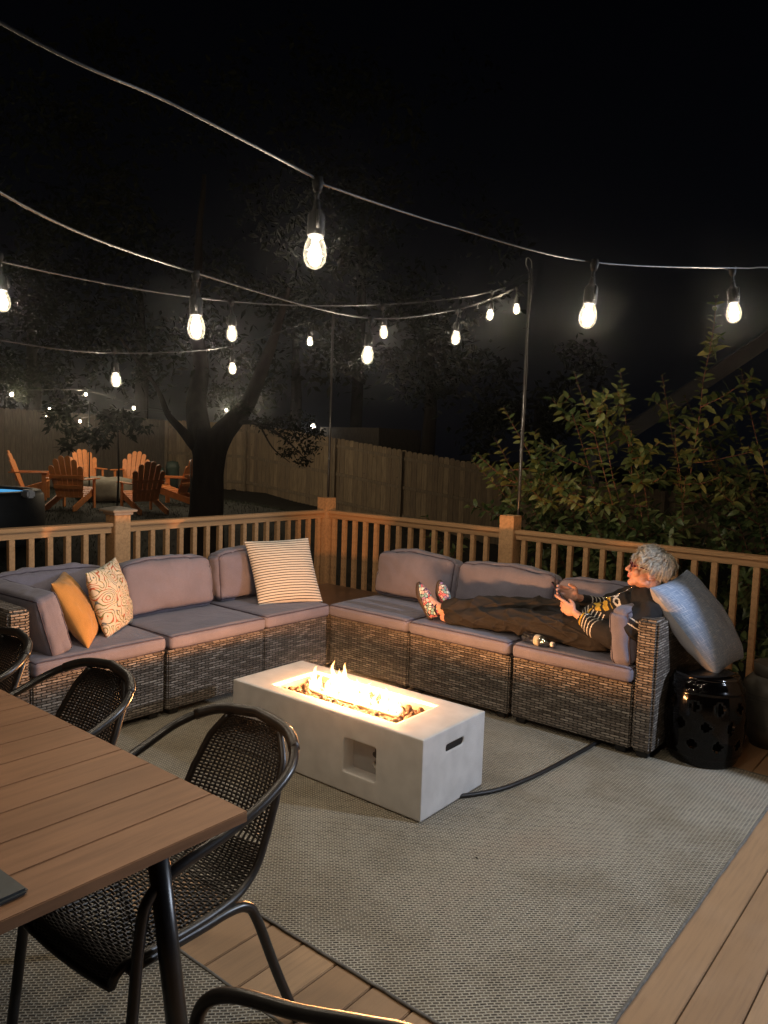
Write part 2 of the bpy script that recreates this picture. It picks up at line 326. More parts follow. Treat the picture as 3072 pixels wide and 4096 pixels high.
# ------------------------------------------------------------------ object helpers
def tag(o, label=None, cat=None, group=None, kind=None):
    if label: o['label'] = label
    if cat: o['category'] = cat
    if group: o['group'] = group
    if kind: o['kind'] = kind
    return o
def empty(name, loc=(0, 0, 0), rz=0):
    o = bpy.data.objects.new(name, None); o.empty_display_size = .1; COL.objects.link(o)
    o.location = loc; o.rotation_euler = (0, 0, rz); return o
def thing(name, label, cat, loc=(0, 0, 0), rz=0, group=None, kind=None):
    return tag(empty(name, loc, rz), label, cat, group, kind)
def obj(name, bm, mat, parent=None, smooth=False, loc=None):
    me = bpy.data.meshes.new(name)
    if isinstance(bm, bpy.types.Mesh): me = bm
    else: bm.to_mesh(me); bm.free()
    if not isinstance(mat, (list, tuple)): mat = [mat]
    for q in mat: me.materials.append(MATS[q])
    if smooth:
        for p in me.polygons: p.use_smooth = True
    o = bpy.data.objects.new(name, me); COL.objects.link(o)
    if parent: o.parent = parent
    if loc: o.location = loc
    return o
def copy_tree(o, parent=None):
    c = o.copy(); COL.objects.link(c); c.parent = parent
    for ch in list(o.children): copy_tree(ch, c)
    return c
def boxuv(bm, sc=1.0, off=None):
    uv = bm.loops.layers.uv.verify()
    for f in bm.faces:
        n = f.normal; a = max(range(3), key=lambda i: abs(n[i]))
        for l in f.loops:
            p = l.vert.co
            q = (p.y, p.z) if a == 0 else ((p.x, p.z) if a == 1 else (p.x, p.y))
            l[uv].uv = (q[0]*sc, q[1]*sc)
def box(bm, lo, hi, M=None, bev=0):
    """Axis aligned box lo..hi, optional bevel, added to bm."""
    t = bmesh.new(); bmesh.ops.create_cube(t, size=1)
    for v in t.verts:
        v.co = V((lo[i]+(v.co[i]+.5)*(hi[i]-lo[i]) for i in range(3)))
    if bev: bmesh.ops.bevel(t, geom=list(t.edges), offset=bev, segments=2, affect='EDGES')
    t.normal_update(); boxuv(t)
    if M is not None: bmesh.ops.transform(t, matrix=M, verts=t.verts)
    join(bm, t)
def join(bm, t):
    me = bpy.data.meshes.new('tmp'); t.to_mesh(me); t.free(); bm.from_mesh(me); bpy.data.meshes.remove(me)
def B(*a, **k):
    bm = bmesh.new()
    if a: box(bm, *a, **k)
    return bm
def spline(pts, n=8):
    """Catmull-Rom through pts."""
    P = [V(p) for p in pts]
    if len(P) < 3:
        return [P[0].lerp(P[1], i/n) for i in range(n+1)]
    out = []
    for i in range(len(P)-1):
        a = P[i-1] if i else P[0]*2-P[1]; b, c = P[i], P[i+1]; d = P[i+2] if i+2 < len(P) else P[-1]*2-P[-2]
        for k in range(n):
            t = k/n
            out.append(.5*((2*b)+(c-a)*t+(2*a-5*b+4*c-d)*t*t+(3*b-3*c+d-a)*t**3))
    out.append(P[-1]); return out
def tube(bm, pts, rad, seg=8, cap=True, closed=False, flat=None):
    P = [V(p) for p in pts]; n = len(P)
    rr = rad if isinstance(rad, (list, tuple)) else [rad]*n
    if len(rr) != n:
        rr = [rr[0]+(rr[-1]-rr[0])*i/(n-1) for i in range(n)] if len(rr) == 2 else [interp(rr, i/(n-1)) for i in range(n)]
    up = V((0, 0, 1)); rings = []; prev = None
    for i, p in enumerate(P):
        d = (P[(i+1) % n]-P[i-1]) if (closed or 0 < i < n-1) else (P[1]-P[0] if i == 0 else P[-1]-P[-2])
        if d.length < 1e-9: d = V((0, 0, 1))
        d.normalize()
        if prev is None:
            a = d.cross(up)
            if a.length < .05: a = d.cross(V((1, 0, 0)))
        else:
            a = prev-d*prev.dot(d)
            if a.length < 1e-6: a = d.cross(up)
        a.normalize(); b = d.cross(a); prev = a
        r = rr[i]; f = flat or 1
        rings.append([bm.verts.new(p+a*math.cos(t)*r+b*math.sin(t)*r*f) for t in [2*math.pi*k/seg for k in range(seg)]])
    for i in range(n if closed else n-1):
        A, C = rings[i], rings[(i+1) % n]
        for k in range(seg): bm.faces.new((A[k], A[(k+1) % seg], C[(k+1) % seg], C[k]))
    if cap and not closed and seg > 2:
        bm.faces.new(rings[0][::-1]); bm.faces.new(rings[-1])
def interp(a, t):
    x = t*(len(a)-1); i = min(int(x), len(a)-2); return a[i]+(a[i+1]-a[i])*(x-i)
def T(*a, **k):
    bm = bmesh.new(); tube(bm, *a, **k); bmesh.ops.recalc_face_normals(bm, faces=bm.faces); return bm
def lathe(bm, prof, seg=24, M=None):
    rings = []; t = bmesh.new()
    for r, z in prof:
        rings.append([t.verts.new((r*math.cos(a), r*math.sin(a), z)) for a in [2*math.pi*k/seg for k in range(seg)]])
    for A, C in zip(rings, rings[1:]):
        for k in range(seg): t.faces.new((A[k], A[(k+1) % seg], C[(k+1) % seg], C[k]))
    if prof[0][0] > 1e-4: t.faces.new(rings[0][::-1])
    if prof[-1][0] > 1e-4: t.faces.new(rings[-1])
    bmesh.ops.remove_doubles(t, verts=t.verts, dist=1e-6); bmesh.ops.recalc_face_normals(t, faces=t.faces)
    if M is not None: bmesh.ops.transform(t, matrix=M, verts=t.verts)
    join(bm, t)
def ell(bm, c, r, M=None, sub=3):
    t = bmesh.new(); bmesh.ops.create_icosphere(t, subdivisions=sub, radius=1)
    r = r if isinstance(r, (tuple, list)) else (r, r, r)
    for v in t.verts: v.co = V((v.co[i]*r[i] for i in range(3)))
    if M is not None: bmesh.ops.transform(t, matrix=M.to_4x4() if len(M) == 3 else M, verts=t.verts)
    for v in t.verts: v.co += V(c)
    join(bm, t)
def limb(bm, pts, rad, n=6):
    """tapered capsule chain, closed, to be fused by remeshing"""
    P = spline(pts, n) if len(pts) > 2 else [V(pts[0]).lerp(V(pts[1]), i/6) for i in range(7)]
    rr = [interp(rad, i/(len(P)-1)) for i in range(len(P))]
    tube(bm, P, rr, 14)
    ell(bm, P[0], rr[0], sub=2); ell(bm, P[-1], rr[-1], sub=2)
def fuse(bm, voxel, smooth=4, fac=.5):
    me = bpy.data.meshes.new('f'); bm.to_mesh(me); bm.free()
    o = bpy.data.objects.new('f', me); COL.objects.link(o)
    m = o.modifiers.new('r', 'REMESH'); m.mode = 'VOXEL'; m.voxel_size = voxel
    if smooth:
        s = o.modifiers.new('s', 'SMOOTH'); s.iterations = smooth; s.factor = fac
    dg = bpy.context.evaluated_depsgraph_get(); ev = o.evaluated_get(dg)
    r = bpy.data.meshes.new_from_object(ev); bpy.data.objects.remove(o)
    return r
def point(name, loc, watt, col, rad=.02, parent=None):
    l = bpy.data.lights.new(name, 'POINT'); l.energy = watt; l.color = col; l.shadow_soft_size = rad
    o = bpy.data.objects.new(name, l); COL.objects.link(o); o.location = loc
    return o

# ------------------------------------------------------------------ ground
CP = [(-10, 3.5, .33), (-11.5, 4.5, .34), (-8.6, 2.2, .27), (-7.95, 3.1, .18), (-8.4, 4.4, .28), (-14.7, 3.5, .27), (-14.8, 8.5, .2), (-12.6, 9.9, .16), (-9.5, 10.4, -.19),
      (-7.6, 10.8, -.46), (-5, 11.8, -.82), (-6, -.7, .22), (-3.2, -1.2, -.3), (-4, 1.8, -.1), (0, 0, -.75), (2, 2, -.85), (5, 1.5, -.9), (4, -4, -.95), (3, 8, -.9), (8, 4, -.9), (-15, -6, .3), (-2, 4, -.35), (-3, -8, -.2), (-26, 5, .3), (-20, 20, 0), (0, 25, -.8), (15, 0, -.9)]
def gz(x, y):
    s = w = 0
    for a, b, z in CP:
        q = 1/((x-a)**2+(y-b)**2+.6)**1.6; s += q*z; w += q
    return s/w
bm = bmesh.new(); nx = 90
gx = [-60+i*1.0 if False else 0 for i in range(0)]
def gl(i): t = i/nx*2-1; return math.copysign(abs(t)**1.8, t)*120
vs = [[bm.verts.new((gl(i)-4, gl(j)+2, gz(gl(i)-4, gl(j)+2)+.03*noise.noise(V((gl(i), gl(j), 0))))) for j in range(nx+1)] for i in range(nx+1)]
for i in range(nx):
    for j in range(nx): bm.faces.new((vs[i][j], vs[i+1][j], vs[i+1][j+1], vs[i][j+1]))
tag(obj('ground', bm, 'grass_soil', smooth=True), 'dark lawn of the yard beyond the deck', None, None, 'structure')
bm = bmesh.new()
for i in range(16000):
    d = 6.5+14*rnd.random()**1.1; u = rnd.uniform(-200, 1700); p = at(u, 2000, d); x, y = p.x, p.y
    if x > -.6 and y < .6: continue
    z = gz(x, y)-.005; a = rnd.uniform(0, 6.3); h = rnd.uniform(.03, .075); w = .006
    q = V((math.cos(a), math.sin(a), 0))*w; t = V((rnd.uniform(-1, 1), rnd.uniform(-1, 1), 0))*h*.5
    b = V((x, y, z)); bm.faces.new([bm.verts.new(b-q), bm.verts.new(b+q), bm.verts.new(b+t+V((0, 0, h)))])
tag(obj('grass', bm, 'grass_blade'), 'short dark grass blades on the yard', 'grass', None, 'stuff')

# ------------------------------------------------------------------ deck
bm = bmesh.new(); x0 = 3.0917-.1445*23
for k in range(0, 52):
    a = x0+.1445*k
    if a < -.17: continue
    box(bm, (a+.0025, -7.5, -.028), (a+.1420, .13, 0), bev=.0025)
box(bm, (-.2, -7.5, -.30), (7.5, .16, -.03))
tag(obj('deck', bm, 'deck_board'), 'tan composite deck boards', None, None, 'structure')

def rug(name, lo, hi, label):
    r = thing(name, label, 'rug', ((lo[0]+hi[0])/2, (lo[1]+hi[1])/2, 0))
    hx, hy = (hi[0]-lo[0])/2, (hi[1]-lo[1])/2
    bm = bmesh.new(); n = 60; vv = []
    for i in range(n+1):
        row = []
        for j in range(n+1):
            x = -hx+2*hx*i/n; y = -hy+2*hy*j/n
            row.append(bm.verts.new((x, y, .0055+.0012*noise.noise(V((x*3, y*3, 1))))))
        vv.append(row)
    for i in range(n):
        for j in range(n): bm.faces.new((vv[i][j], vv[i+1][j], vv[i+1][j+1], vv[i][j+1]))
    obj('weave', bm, 'rug_weave', r)
    P = [(-hx, -hy), (hx, -hy), (hx, hy), (-hx, hy)]; bm = bmesh.new()
    for i in range(4):
        a, b = P[i], P[(i+1) % 4]; a = V((a[0], a[1], .0045)); b = V((b[0], b[1], .0045))
        pts = [a.lerp(b, k/60)+V((rnd.uniform(-1, 1), rnd.uniform(-1, 1), 0))*.0015 for k in range(61)]
        tube(bm, pts, .0065, 6, flat=.6)
    obj('binding', bm, 'rug_binding', r, True)
    return r
rug('outdoor_rug', (1.07, -3.456), (4.12, -1.016), 'large grey flat-woven rug under the white fire table')
rug('outdoor_rug', (.6, -6.2), (3.66, -3.742), 'flat-woven rug under the dining table and black chairs')

# ------------------------------------------------------------------ railing
HR = .9875; PW = .0615
def post(name, x, y, top, label, capped=False, base=-.0):
    t = thing(name, label, 'post', (x, y, 0))
    bm = bmesh.new(); box(bm, (-PW, -PW, 0), (PW, PW, top), bev=.004); obj('post_body', bm, 'cedar', t)
    if capped:
        bm = bmesh.new(); w = PW
        box(bm, (-w-.012, -w-.012, top), (w+.012, w+.012, top+.022), bev=.002)
        t2 = bmesh.new(); prof = [(w+.030, top+.022), (w+.034, top+.034), (w+.024, top+.040)]
        rings = []
        for r, z in [(w+.012, top+.0215)]+prof+[(.012, top+.058)]:
            rings.append([t2.verts.new((sx*r, sy*r, z)) for sx, sy in ((-1, -1), (1, -1), (1, 1), (-1, 1))])
        for A, C in zip(rings, rings[1:]):
            for k in range(4): t2.faces.new((A[k], A[(k+1) % 4], C[(k+1) % 4], C[k]))
        t2.faces.new(rings[-1]); join(bm, t2)
        obj('cap', bm, 'post_cap', t)
    else:
        obj('top_board', B((-PW+.002, -PW+.002, top), (PW-.002, PW-.002, top+.006)), 'cedar', t)
    return t
post('railing_post', 0, 0, HR+.108, 'square wooden corner post where the two deck railings meet')
post('railing_post', 0, -2.1303, HR+.055, 'wooden post with a grey moulded cap, behind the paisley pillow', True)
post('railing_post', 1.9346, 0, HR+.100, 'square wooden post behind the middle cushion of the right sofa')
post('railing_post', 4.60, 0, HR+.10, 'square wooden railing post nearest the house')
post('railing_post', 0, -4.75, HR+.055, 'capped wooden post at the near end of the left railing', True)
def panel(a, b, label, start, fixed=None):
    a, b = V(a), V(b); d = (b-a); Ln = d.length; d.normalize(); rz = math.atan2(d.y, d.x)
    t = thing('deck_railing', label, 'railing', (a.x, a.y, 0), rz)
    bm = bmesh.new()
    box(bm, (0, -.045, HR-.028), (Ln, .045, HR), bev=.004)
    bm2 = bmesh.new(); box(bm2, (0, -.022, HR-.072), (Ln, .022, HR-.0285), bev=.002)
    for q, nm in ((bm, 'top_rail'), (bm2, 'sub_rail')):
        uv = q.loops.layers.uv.verify()
        for f in q.faces:
            for l in f.loops: l[uv].uv = (l.vert.co.y+l.vert.co.z, l.vert.co.x)
        # remap so that the grain runs along the rail
        for f in q.faces:
            for l in f.loops: l[uv].uv = (l.vert.co.y*1+l.vert.co.z*1.3, 0); 
        for f in q.faces:
            for l in f.loops: l[uv].uv = (l.vert.co.x*.086, (l.vert.co.y+l.vert.co.z*1.7)*12)
        obj(nm, q, 'cedar', t)
    bm = bmesh.new(); box(bm, (0, -.022, .08), (Ln, .022, .125), bev=.002); obj('bottom_rail', bm, 'cedar_dark', t)
    x = start; i = 0
    proto = None
    while x < Ln-.03:
        if proto is None:
            bq = B((-.0185, -.0185, .1255), (.0185, .0185, HR-.0725), bev=.002)
            proto = obj('baluster', bq, 'cedar', t)
            proto.location = (x, 0, 0)
        else:
            c = proto.copy(); COL.objects.link(c); c.location = (x, rnd.uniform(-.0015, .0015), 0)
        x += .1248; i += 1
panel((PW, 0), (1.9346-PW, 0), 'wooden railing between the corner post and the bush-side post', .1092-PW)
panel((1.9346+PW, 0), (4.60-PW, 0), 'wooden railing behind the reclining person', .067)
panel((0, -PW), (0, -2.1303+PW), 'wooden railing behind the striped pillow', .0475)
panel((0, -2.1303-PW), (0, -4.75+PW), 'wooden railing left of the grey-capped post', .067)

# ------------------------------------------------------------------ sofa
def cushion_surf(w, d, h, r, seed, bulge=(.012, .012, .02), wr=.006, sag=0):
    hx, hy, hz = w/2, d/2, h/2
    def f(x, y, z):
        p = V((x*hx, y*hy, z*hz)); i = V((max(-hx+r, min(hx-r, p.x)), max(-hy+r, min(hy-r, p.y)), max(-hz+r, min(hz-r, p.z))))
        n = p-i
        if n.length < 1e-9: n = V((x, y, z))
        n.normalize(); q = i+n*r
        e = (1-x*x)*(1-y*y); e2 = (1-x*x)*(1-z*z); e3 = (1-y*y)*(1-z*z)
        q.z += math.copysign(1, z)*e**.7*bulge[2] if abs(z) > .2 else z*5*e**.7*bulge[2]
        q.y += y*e2**.7*bulge[1]; q.x += x*e3**.7*bulge[0]
        s = V((q.x*5+seed*7.1, q.y*5, q.z*4))
        k = noise.noise(s)*.7+noise.noise(s*2.3)*.35
        edge = abs(noise.noise(V((q.x*9+seed, q.z*9, q.y*9))))
        cr = max(0, 1-abs(noise.noise(V((q.x*6+seed*3, q.z*8+q.x*3, q.y*6))))*5); eg = max(abs(x), abs(y) if hy > hz else abs(z))
        q += n*(k*wr-edge*wr*.5-cr*cr*wr*.55*(.35+.65*eg*eg))
        q.z -= sag*(x*x)*max(0, z)
        return q
    return f
def cushion(name, w, d, h, parent, M, seed, r=.035, mat='cushion', **k):
    f = cushion_surf(w, d, h, r, seed, **k)
    bm = bmesh.new(); n = 26
    g = [math.copysign(1-(1-abs(-1+2*i/n))**1.5, -1+2*i/n) for i in range(n+1)]
    cache = {}
    def vert(x, y, z):
        key = (round(x, 5), round(y, 5), round(z, 5))
        if key not in cache: cache[key] = bm.verts.new(f(x, y, z))
        return cache[key]
    for ax in range(3):
        for s in (-1, 1):
            for i in range(n):
                for j in range(n):
                    q = []
                    for a, b in ((i, j), (i+1, j), (i+1, j+1), (i, j+1)):
                        c = [g[a], g[b]]; c.insert(ax, s); q.append(vert(*c))
                    fc = bm.faces.new(q if s > 0 else q[::-1])
                    if ax == 1: fc.normal_flip()
    bmesh.ops.recalc_face_normals(bm, faces=bm.faces)
    o = obj(name, bm, mat, parent, True); o.matrix_local = M
    # welt piping along the two big faces' borders
    bm = bmesh.new(); ax = 2 if h <= d else 1
    for s in (-1, 1):
        pts = []
        for t in range(96):
            a = 2*math.pi*t/96; x = math.cos(a); y = math.sin(a); m_ = max(abs(x), abs(y)); x /= m_; y /= m_
            c = [x, y]; c.insert(ax, s); p = f(*c); q = V(c); pts.append(p+q.normalized()*.0015)
        tube(bm, pts, .0042, 5, closed=True)
    obj('piping', bm, 'piping', o, True)
    return o
def foot(parent, x, y): 
    obj('foot', B((x-.03, y-.03, 0.008), (x+.03, y+.03, .0395), bev=.004), 'black_rubber', parent)
def module(label, x, y, w, rz, seed, arm=0, back=True, backsize=None, backdy=0, depth=.73, seatw=None):
    """local: front is -Y at y=0, back at y=depth, x 0..w, rotated rz about the front-left corner"""
    t = thing('sofa_module', label, 'sofa', (x, y, 0), rz, 'modules of the L-shaped wicker sofa')
    bm = bmesh.new(); box(bm, (.004, 0, .04), (w-.004, depth, .388), bev=.009); 
    obj('wicker_base', bm, 'wicker', t)
    box_ = bmesh.new(); box(box_, (.002, -.004, .366), (w-.002, .05, .390), bev=.007); obj('front_rim', box_, 'wicker', t)
    if back: 
        bm = bmesh.new(); box(bm, (.004, depth-.075, .389), (w-.004, depth, .70), bev=.02); obj('back_panel', bm, 'wicker', t)
    for fx in (.06, w-.06):
        for fy in (.05, depth-.06): foot(t, fx, fy)
    sw = w-.006; sd = depth-.085
    cushion('seat_cushion', sw, sd+.03, .086, t, Matrix.Translation((w/2, sd/2-.012, .4355)), seed, .03, bulge=(.004, .008, .010), wr=.004)
    if arm:
        bm = bmesh.new(); a0, a1 = (w+.002, w+.110) if arm > 0 else (-.110, -.002)
        box(bm, (a0, -.004, .04), (a1, depth, .742), bev=.014); obj('arm_rest', bm, 'wicker', t)
        foot(t, (a0+a1)/2, .05); foot(t, (a0+a1)/2, depth-.06)
    if backsize:
        bw, bt, bh, tilt, off = backsize
        M = Matrix.Translation((w/2+off, depth-.085-bt/2-backdy, .478+bh/2)) @ Matrix.Rotation(R_(tilt), 4, 'X')
        cushion('back_cushion', bw, bt, bh, t, M, seed+.5, .05, bulge=(.014, .040, .016), wr=.017, sag=.026)
    return t
# left row (fronts face +x): local -Y -> world +X  => rz = +90deg ; local +X -> world +Y
XS, YS = 1.2417, -1.25
L3 = module('left-end wicker seat with armrest, ochre and paisley pillows on it', XS, -3.359, .765, R_(90), 1, arm=-1, backsize=(.73, .15, .35, -12, -.02))
L2 = module('wicker seat with one big back cushion, right of the paisley pillow', XS+.012, -2.5876, .725, R_(90), 2, backsize=(.68, .17, .35, -12, 0.0))
L1 = module('narrow wicker seat with the black-and-white striped pillow on it', XS, -1.856, .598, R_(90), 3, backsize=(.54, .15, .355, -6, -.01), backdy=.02)
# right row (fronts face -y)
R1 = module('wicker seat beside the corner, the first under the outstretched feet', XS+.004, YS, .702, 0, 4, backsize=(.70, .18, .35, -12, .005))
R2 = module('middle wicker seat of the right row under the calves', 1.9508, YS, .742, 0, 5, backsize=(.74, .18, .35, -12, .02))
R3 = module('right-end wicker seat with armrest under the reclining person', 2.704, YS, .7185, 0, 6, arm=1, backsize=(.70, .17, .33, -14, 0))
# corner storage table
t = thing('corner_table', 'dark square storage table in the corner between the two sofa rows', 'side table', (.50, -1.245, 0))
bm = bmesh.new(); box(bm, (.02, 0, .04), (.735, .73, .41), bev=.008); obj('wicker_base', bm, 'wicker', t)
obj('table_top', B((.01, -.0, .411), (.737, .74, .432), bev=.004), 'dark_table_top', t)
# side cushion standing along the left arm
sc = thing('side_cushion', 'lavender-grey box cushion standing against the left wicker arm', 'cushion', (.93, -3.20, .475))
M = Matrix.Rotation(R_(4), 4, 'Z') @ Matrix.Rotation(R_(17), 4, 'X') @ Matrix.Translation((0, 0, .165))
cushion('cushion_body', .60, .13, .33, sc, M, 9, .035, bulge=(.006, .02, .01), wr=.008)
# arm cushion at right end, crushed against the arm
sc = thing('side_cushion', 'lavender-grey cushion crushed between the person and the right wicker arm', 'cushion', (3.352, -.985, .478))
M = Matrix.Rotation(R_(90), 4, 'Z') @ Matrix.Rotation(R_(-6), 4, 'X') @ Matrix.Translation((0, 0, .14))
cushion('cushion_body', .56, .125, .30, sc, M, 11, .045, bulge=(.012, .015, .015), wr=.018)

# ------------------------------------------------------------------ throw pillows
def pillow(name, label, cat, bl, br, tr, tl, T_, mat, back=None, seed=0, sag=0.0, pinch=.07, wr=.010, group=None, pw=.5):
    bl, br, tr, tl = map(V, (bl, br, tr, tl)); c = (bl+br+tr+tl)/4; n = (br-bl).cross(tl-bl).normalized()
    t = thing(name, label, cat, c, 0, group)
    K = 34; out = []
    for side in (1, -1):
        bm = bmesh.new(); uvl = bm.loops.layers.uv.verify(); vv = []
        for i in range(K+1):
            row = []
            for j in range(K+1):
                u = .5-.5*math.cos(math.pi*i/K); v = .5-.5*math.cos(math.pi*j/K)
                a, b = 2*u-1, 2*v-1
                a2 = a*(1-pinch*(1-b*b)); b2 = b*(1-pinch*(1-a*a))
                uu, v2 = (a2+1)/2, (b2+1)/2
                p = bl.lerp(br, uu).lerp(tl.lerp(tr, uu), v2)
                k = max(0, (1-a*a))*max(0, (1-b*b))
                b3 = b+sag*(1-b*b)
                th = T_/2*(k**pw)*(1-.25*sag*b)
                s = V((u*4+seed*3, v*4, side)); w = (noise.noise(s)+.6*noise.noise(s*2.7))*wr*min(1, k*4)
                cr = abs(noise.noise(V((u*9+seed, v*9, side*2+5))))*wr*.7*min(1, k*5)
                row.append((bm.verts.new(p-c+n*side*(th+w-cr)), (u, v)))
            vv.append(row)
        for i in range(K):
            for j in range(K):
                q = [vv[i][j], vv[i+1][j], vv[i+1][j+1], vv[i][j+1]]
                if side < 0: q = q[::-1]
                f = bm.faces.new([x[0] for x in q])
                for l, x in zip(f.loops, q): l[uvl].uv = x[1]
        out.append(bm)
    obj('front_cover', out[0], mat, t, True); obj('back_cover', out[1], back or mat, t, True)
    return t
pillow('throw_pillow', 'off-white pillow with thin black stripes leaning on the back cushion left of the corner', 'pillow',
       (1.00, -1.69, .478), (1.18, -1.255, .480), (.99, -1.225, .915), (.797, -1.655, .90), .17, 'striped_fabric', seed=1, pinch=.05, wr=.006)
pillow('throw_pillow', 'plain ochre yellow pillow leaning on the box cushion at the left arm', 'pillow',
       (1.215, -3.045, .475), (.90, -2.80, .472), (.690, -2.90, .81), (.985, -3.125, .80), .15, 'ochre', seed=2, pinch=.05)
pillow('throw_pillow', 'cream pillow with a red, green and blue paisley print beside the ochre one', 'pillow',
       (1.10, -2.865, .474), (.83, -2.54, .474), (.735, -2.60, .865), (.985, -2.93, .835), .16, 'paisley_fabric', seed=3, pinch=.05)
pillow('throw_pillow', 'blue slub-woven pillow leaning between the right wicker arm and the black stool', 'pillow',
       (3.765, -1.03, .462), (3.79, -.62, .478), (3.505, -.78, .955), (3.452, -1.185, .895), .235, 'blue_slub', 'grey_linen', seed=4, pinch=.05, wr=.008, pw=.42)

# ------------------------------------------------------------------ fire table
PIT = thing('fire_table', 'white rectangular fire table with burning gas flames', 'fire table', (3.0538, -2.5936, 0), .0158)
W_, D_, H_ = 1.197, .496, .367     # local: x -W..0, y 0..D
hx0, hx1, hy0, hy1 = -.992, -.207, .085, .402
bm = bmesh.new()
def ringbox(bm, X, Y, z0, z1, inner=None, bev=.006):
    pass
# outer shell as one bevelled block with a top opening, built from walls
def shell():
    bm = bmesh.new()
    wx0, wx1, wz0, wz1 = -.438, -.249, .106, .262        # window in the front wall
    # front wall pieces (y 0..hy0)
    def q(lo, hi): box(bm, lo, hi)
    q((-W_, 0, .012), (wx0, hy0, H_)); q((wx1, 0, .012), (0, hy0, H_)); q((wx0, 0, .012), (wx1, hy0, wz0)); q((wx0, 0, wz1), (wx1, hy0, H_))
    # back wall, side walls
    q((-W_, hy1, .012), (0, D_, H_)); q((-W_, hy0, .012), (hx0, hy1, H_))
    # right wall with handle slot
    sy0, sy1, sz0, sz1 = .175, .320, .262, .292
    q((hx1, hy0, .012), (-.06, hy1, H_))
    q((-.06, hy0, .012), (0, sy0, H_)); q((-.06, sy1, .012), (0, hy1, H_)); q((-.06, sy0, .012), (0, sy1, sz0)); q((-.06, sy0, sz1), (0, sy1, H_))
    bmesh.ops.remove_doubles(bm, verts=bm.verts, dist=1e-5)
    return bm
obj('stone_body', fuse(shell(), .0062, 6, .5), 'white_concrete', PIT, True)
bm = bmesh.new()   # black block standing in for the slot's shaded hollow; window box liner
box(bm, (-.050, .170, .257), (-.007, .325, .297)); obj('slot_shade', bm, 'slot_dark', PIT)
bm = bmesh.new(); box(bm, (-.437, .070, .107), (-.250, .082, .261)); obj('control_panel', bm, 'grey_panel', PIT)
bm = bmesh.new(); lathe(bm, [(.019, 0), (.019, .02), (.015, .027), (.001, .028)], 20, Matrix.Translation((-.285, .070, .165)) @ Matrix.Rotation(R_(90), 4, 'X')); obj('control_knob', bm, 'chrome', PIT, True)
bm = bmesh.new(); lathe(bm, [(.012, 0), (.012, .014), (.001, .015)], 16, Matrix.Translation((-.300, .070, .205)) @ Matrix.Rotation(R_(90), 4, 'X')); box(bm, (-.300, .055, .190), (-.256, .0695, .235), bev=.003); obj('igniter', bm, 'black_metal', PIT)
bm = bmesh.new(); box(bm, (hx0+.002, hy0+.002, .285), (hx1-.002, hy1-.002, .290))
for lo, hi in (((hx0+.001, hy0+.001, .29), (hx0+.005, hy1-.001, .352)), ((hx1-.005, hy0+.001, .29), (hx1-.001, hy1-.001, .352)), ((hx0+.005, hy0+.001, .29), (hx1-.005, hy0+.005, .352)), ((hx0+.005, hy1-.005, .29), (hx1-.005, hy1-.001, .352))): box(bm, lo, hi)
obj('burner_pan', bm, 'pan_steel', PIT)
obj('burner_tube', T([(hx0+.10, (hy0+hy1)/2, .325), (hx1-.10, (hy0+hy1)/2, .325)], .011, seg=12), 'pan_steel', PIT, True)
for k, (fx, fy) in enumerate(((-W_+.06, .05), (-.06, .05), (-W_+.06, D_-.05), (-.06, D_-.05))):
    obj('foot', B((fx-.03, fy-.03, .0085), (fx+.03, fy+.03, .0118)), 'black_rubber', PIT)
PM = Matrix.Translation((3.0538, -2.5936, 0)) @ Matrix.Rotation(.0158, 4, 'Z')
# lava rocks: six shapes, copied
def rock(seed, r):
    bm = bmesh.new(); bmesh.ops.create_icosphere(bm, subdivisions=3, radius=r)
    for v in bm.verts:
        n = v.co.normalized(); v.co = n*r*(1+.35*noise.noise(n*1.7+V((seed, 0, 0)))+.16*noise.noise(n*5+V((seed, 3, 0)))-.10*abs(noise.noise(n*11+V((0, seed, 0)))))
        v.co.z *= .8
    return bm
rr = random.Random(3); base = []
for k in range(6):
    o = obj('lava_rock', rock(k*9.3, .020), 'lava_rock', None, True); base.append(o)
i = 0
for pas in range(2):
    for xx in range(26):
        for yy in range(7):
            fx = hx0+.03+(hx1-hx0-.06)*(xx+rr.uniform(.1, .9))/26; fy = hy0+.028+(hy1-hy0-.056)*(yy+rr.uniform(.2, .8))/7
            mid = abs(fy-(hy0+hy1)/2)
            if pas == 1 and (mid < .05 or rr.random() < .66): continue
            if pas == 0 and mid < .02 and hx0+.11 < fx < hx1-.11 : continue
            if pas == 0 and rr.random() < .05: continue
            s = rr.uniform(.55, 1.0)*(1.0 if pas == 0 else .85)
            p = PM @ V((fx, fy, .302+.014*s+(.022 if pas else 0)+max(0, mid-.08)*.10))
            o = base[i] if i < 6 else base[i % 6].copy()
            if i >= 6: COL.objects.link(o)
            o.location = p; o.rotation_euler = [rr.uniform(0, 6) for _ in range(3)]; o.scale = (s*rr.uniform(.9, 1.3), s, s)
            tag(o, 'rough red-brown lava rock lying round the burner in the fire table', 'lava rock', 'lava rocks in the fire table'); i += 1
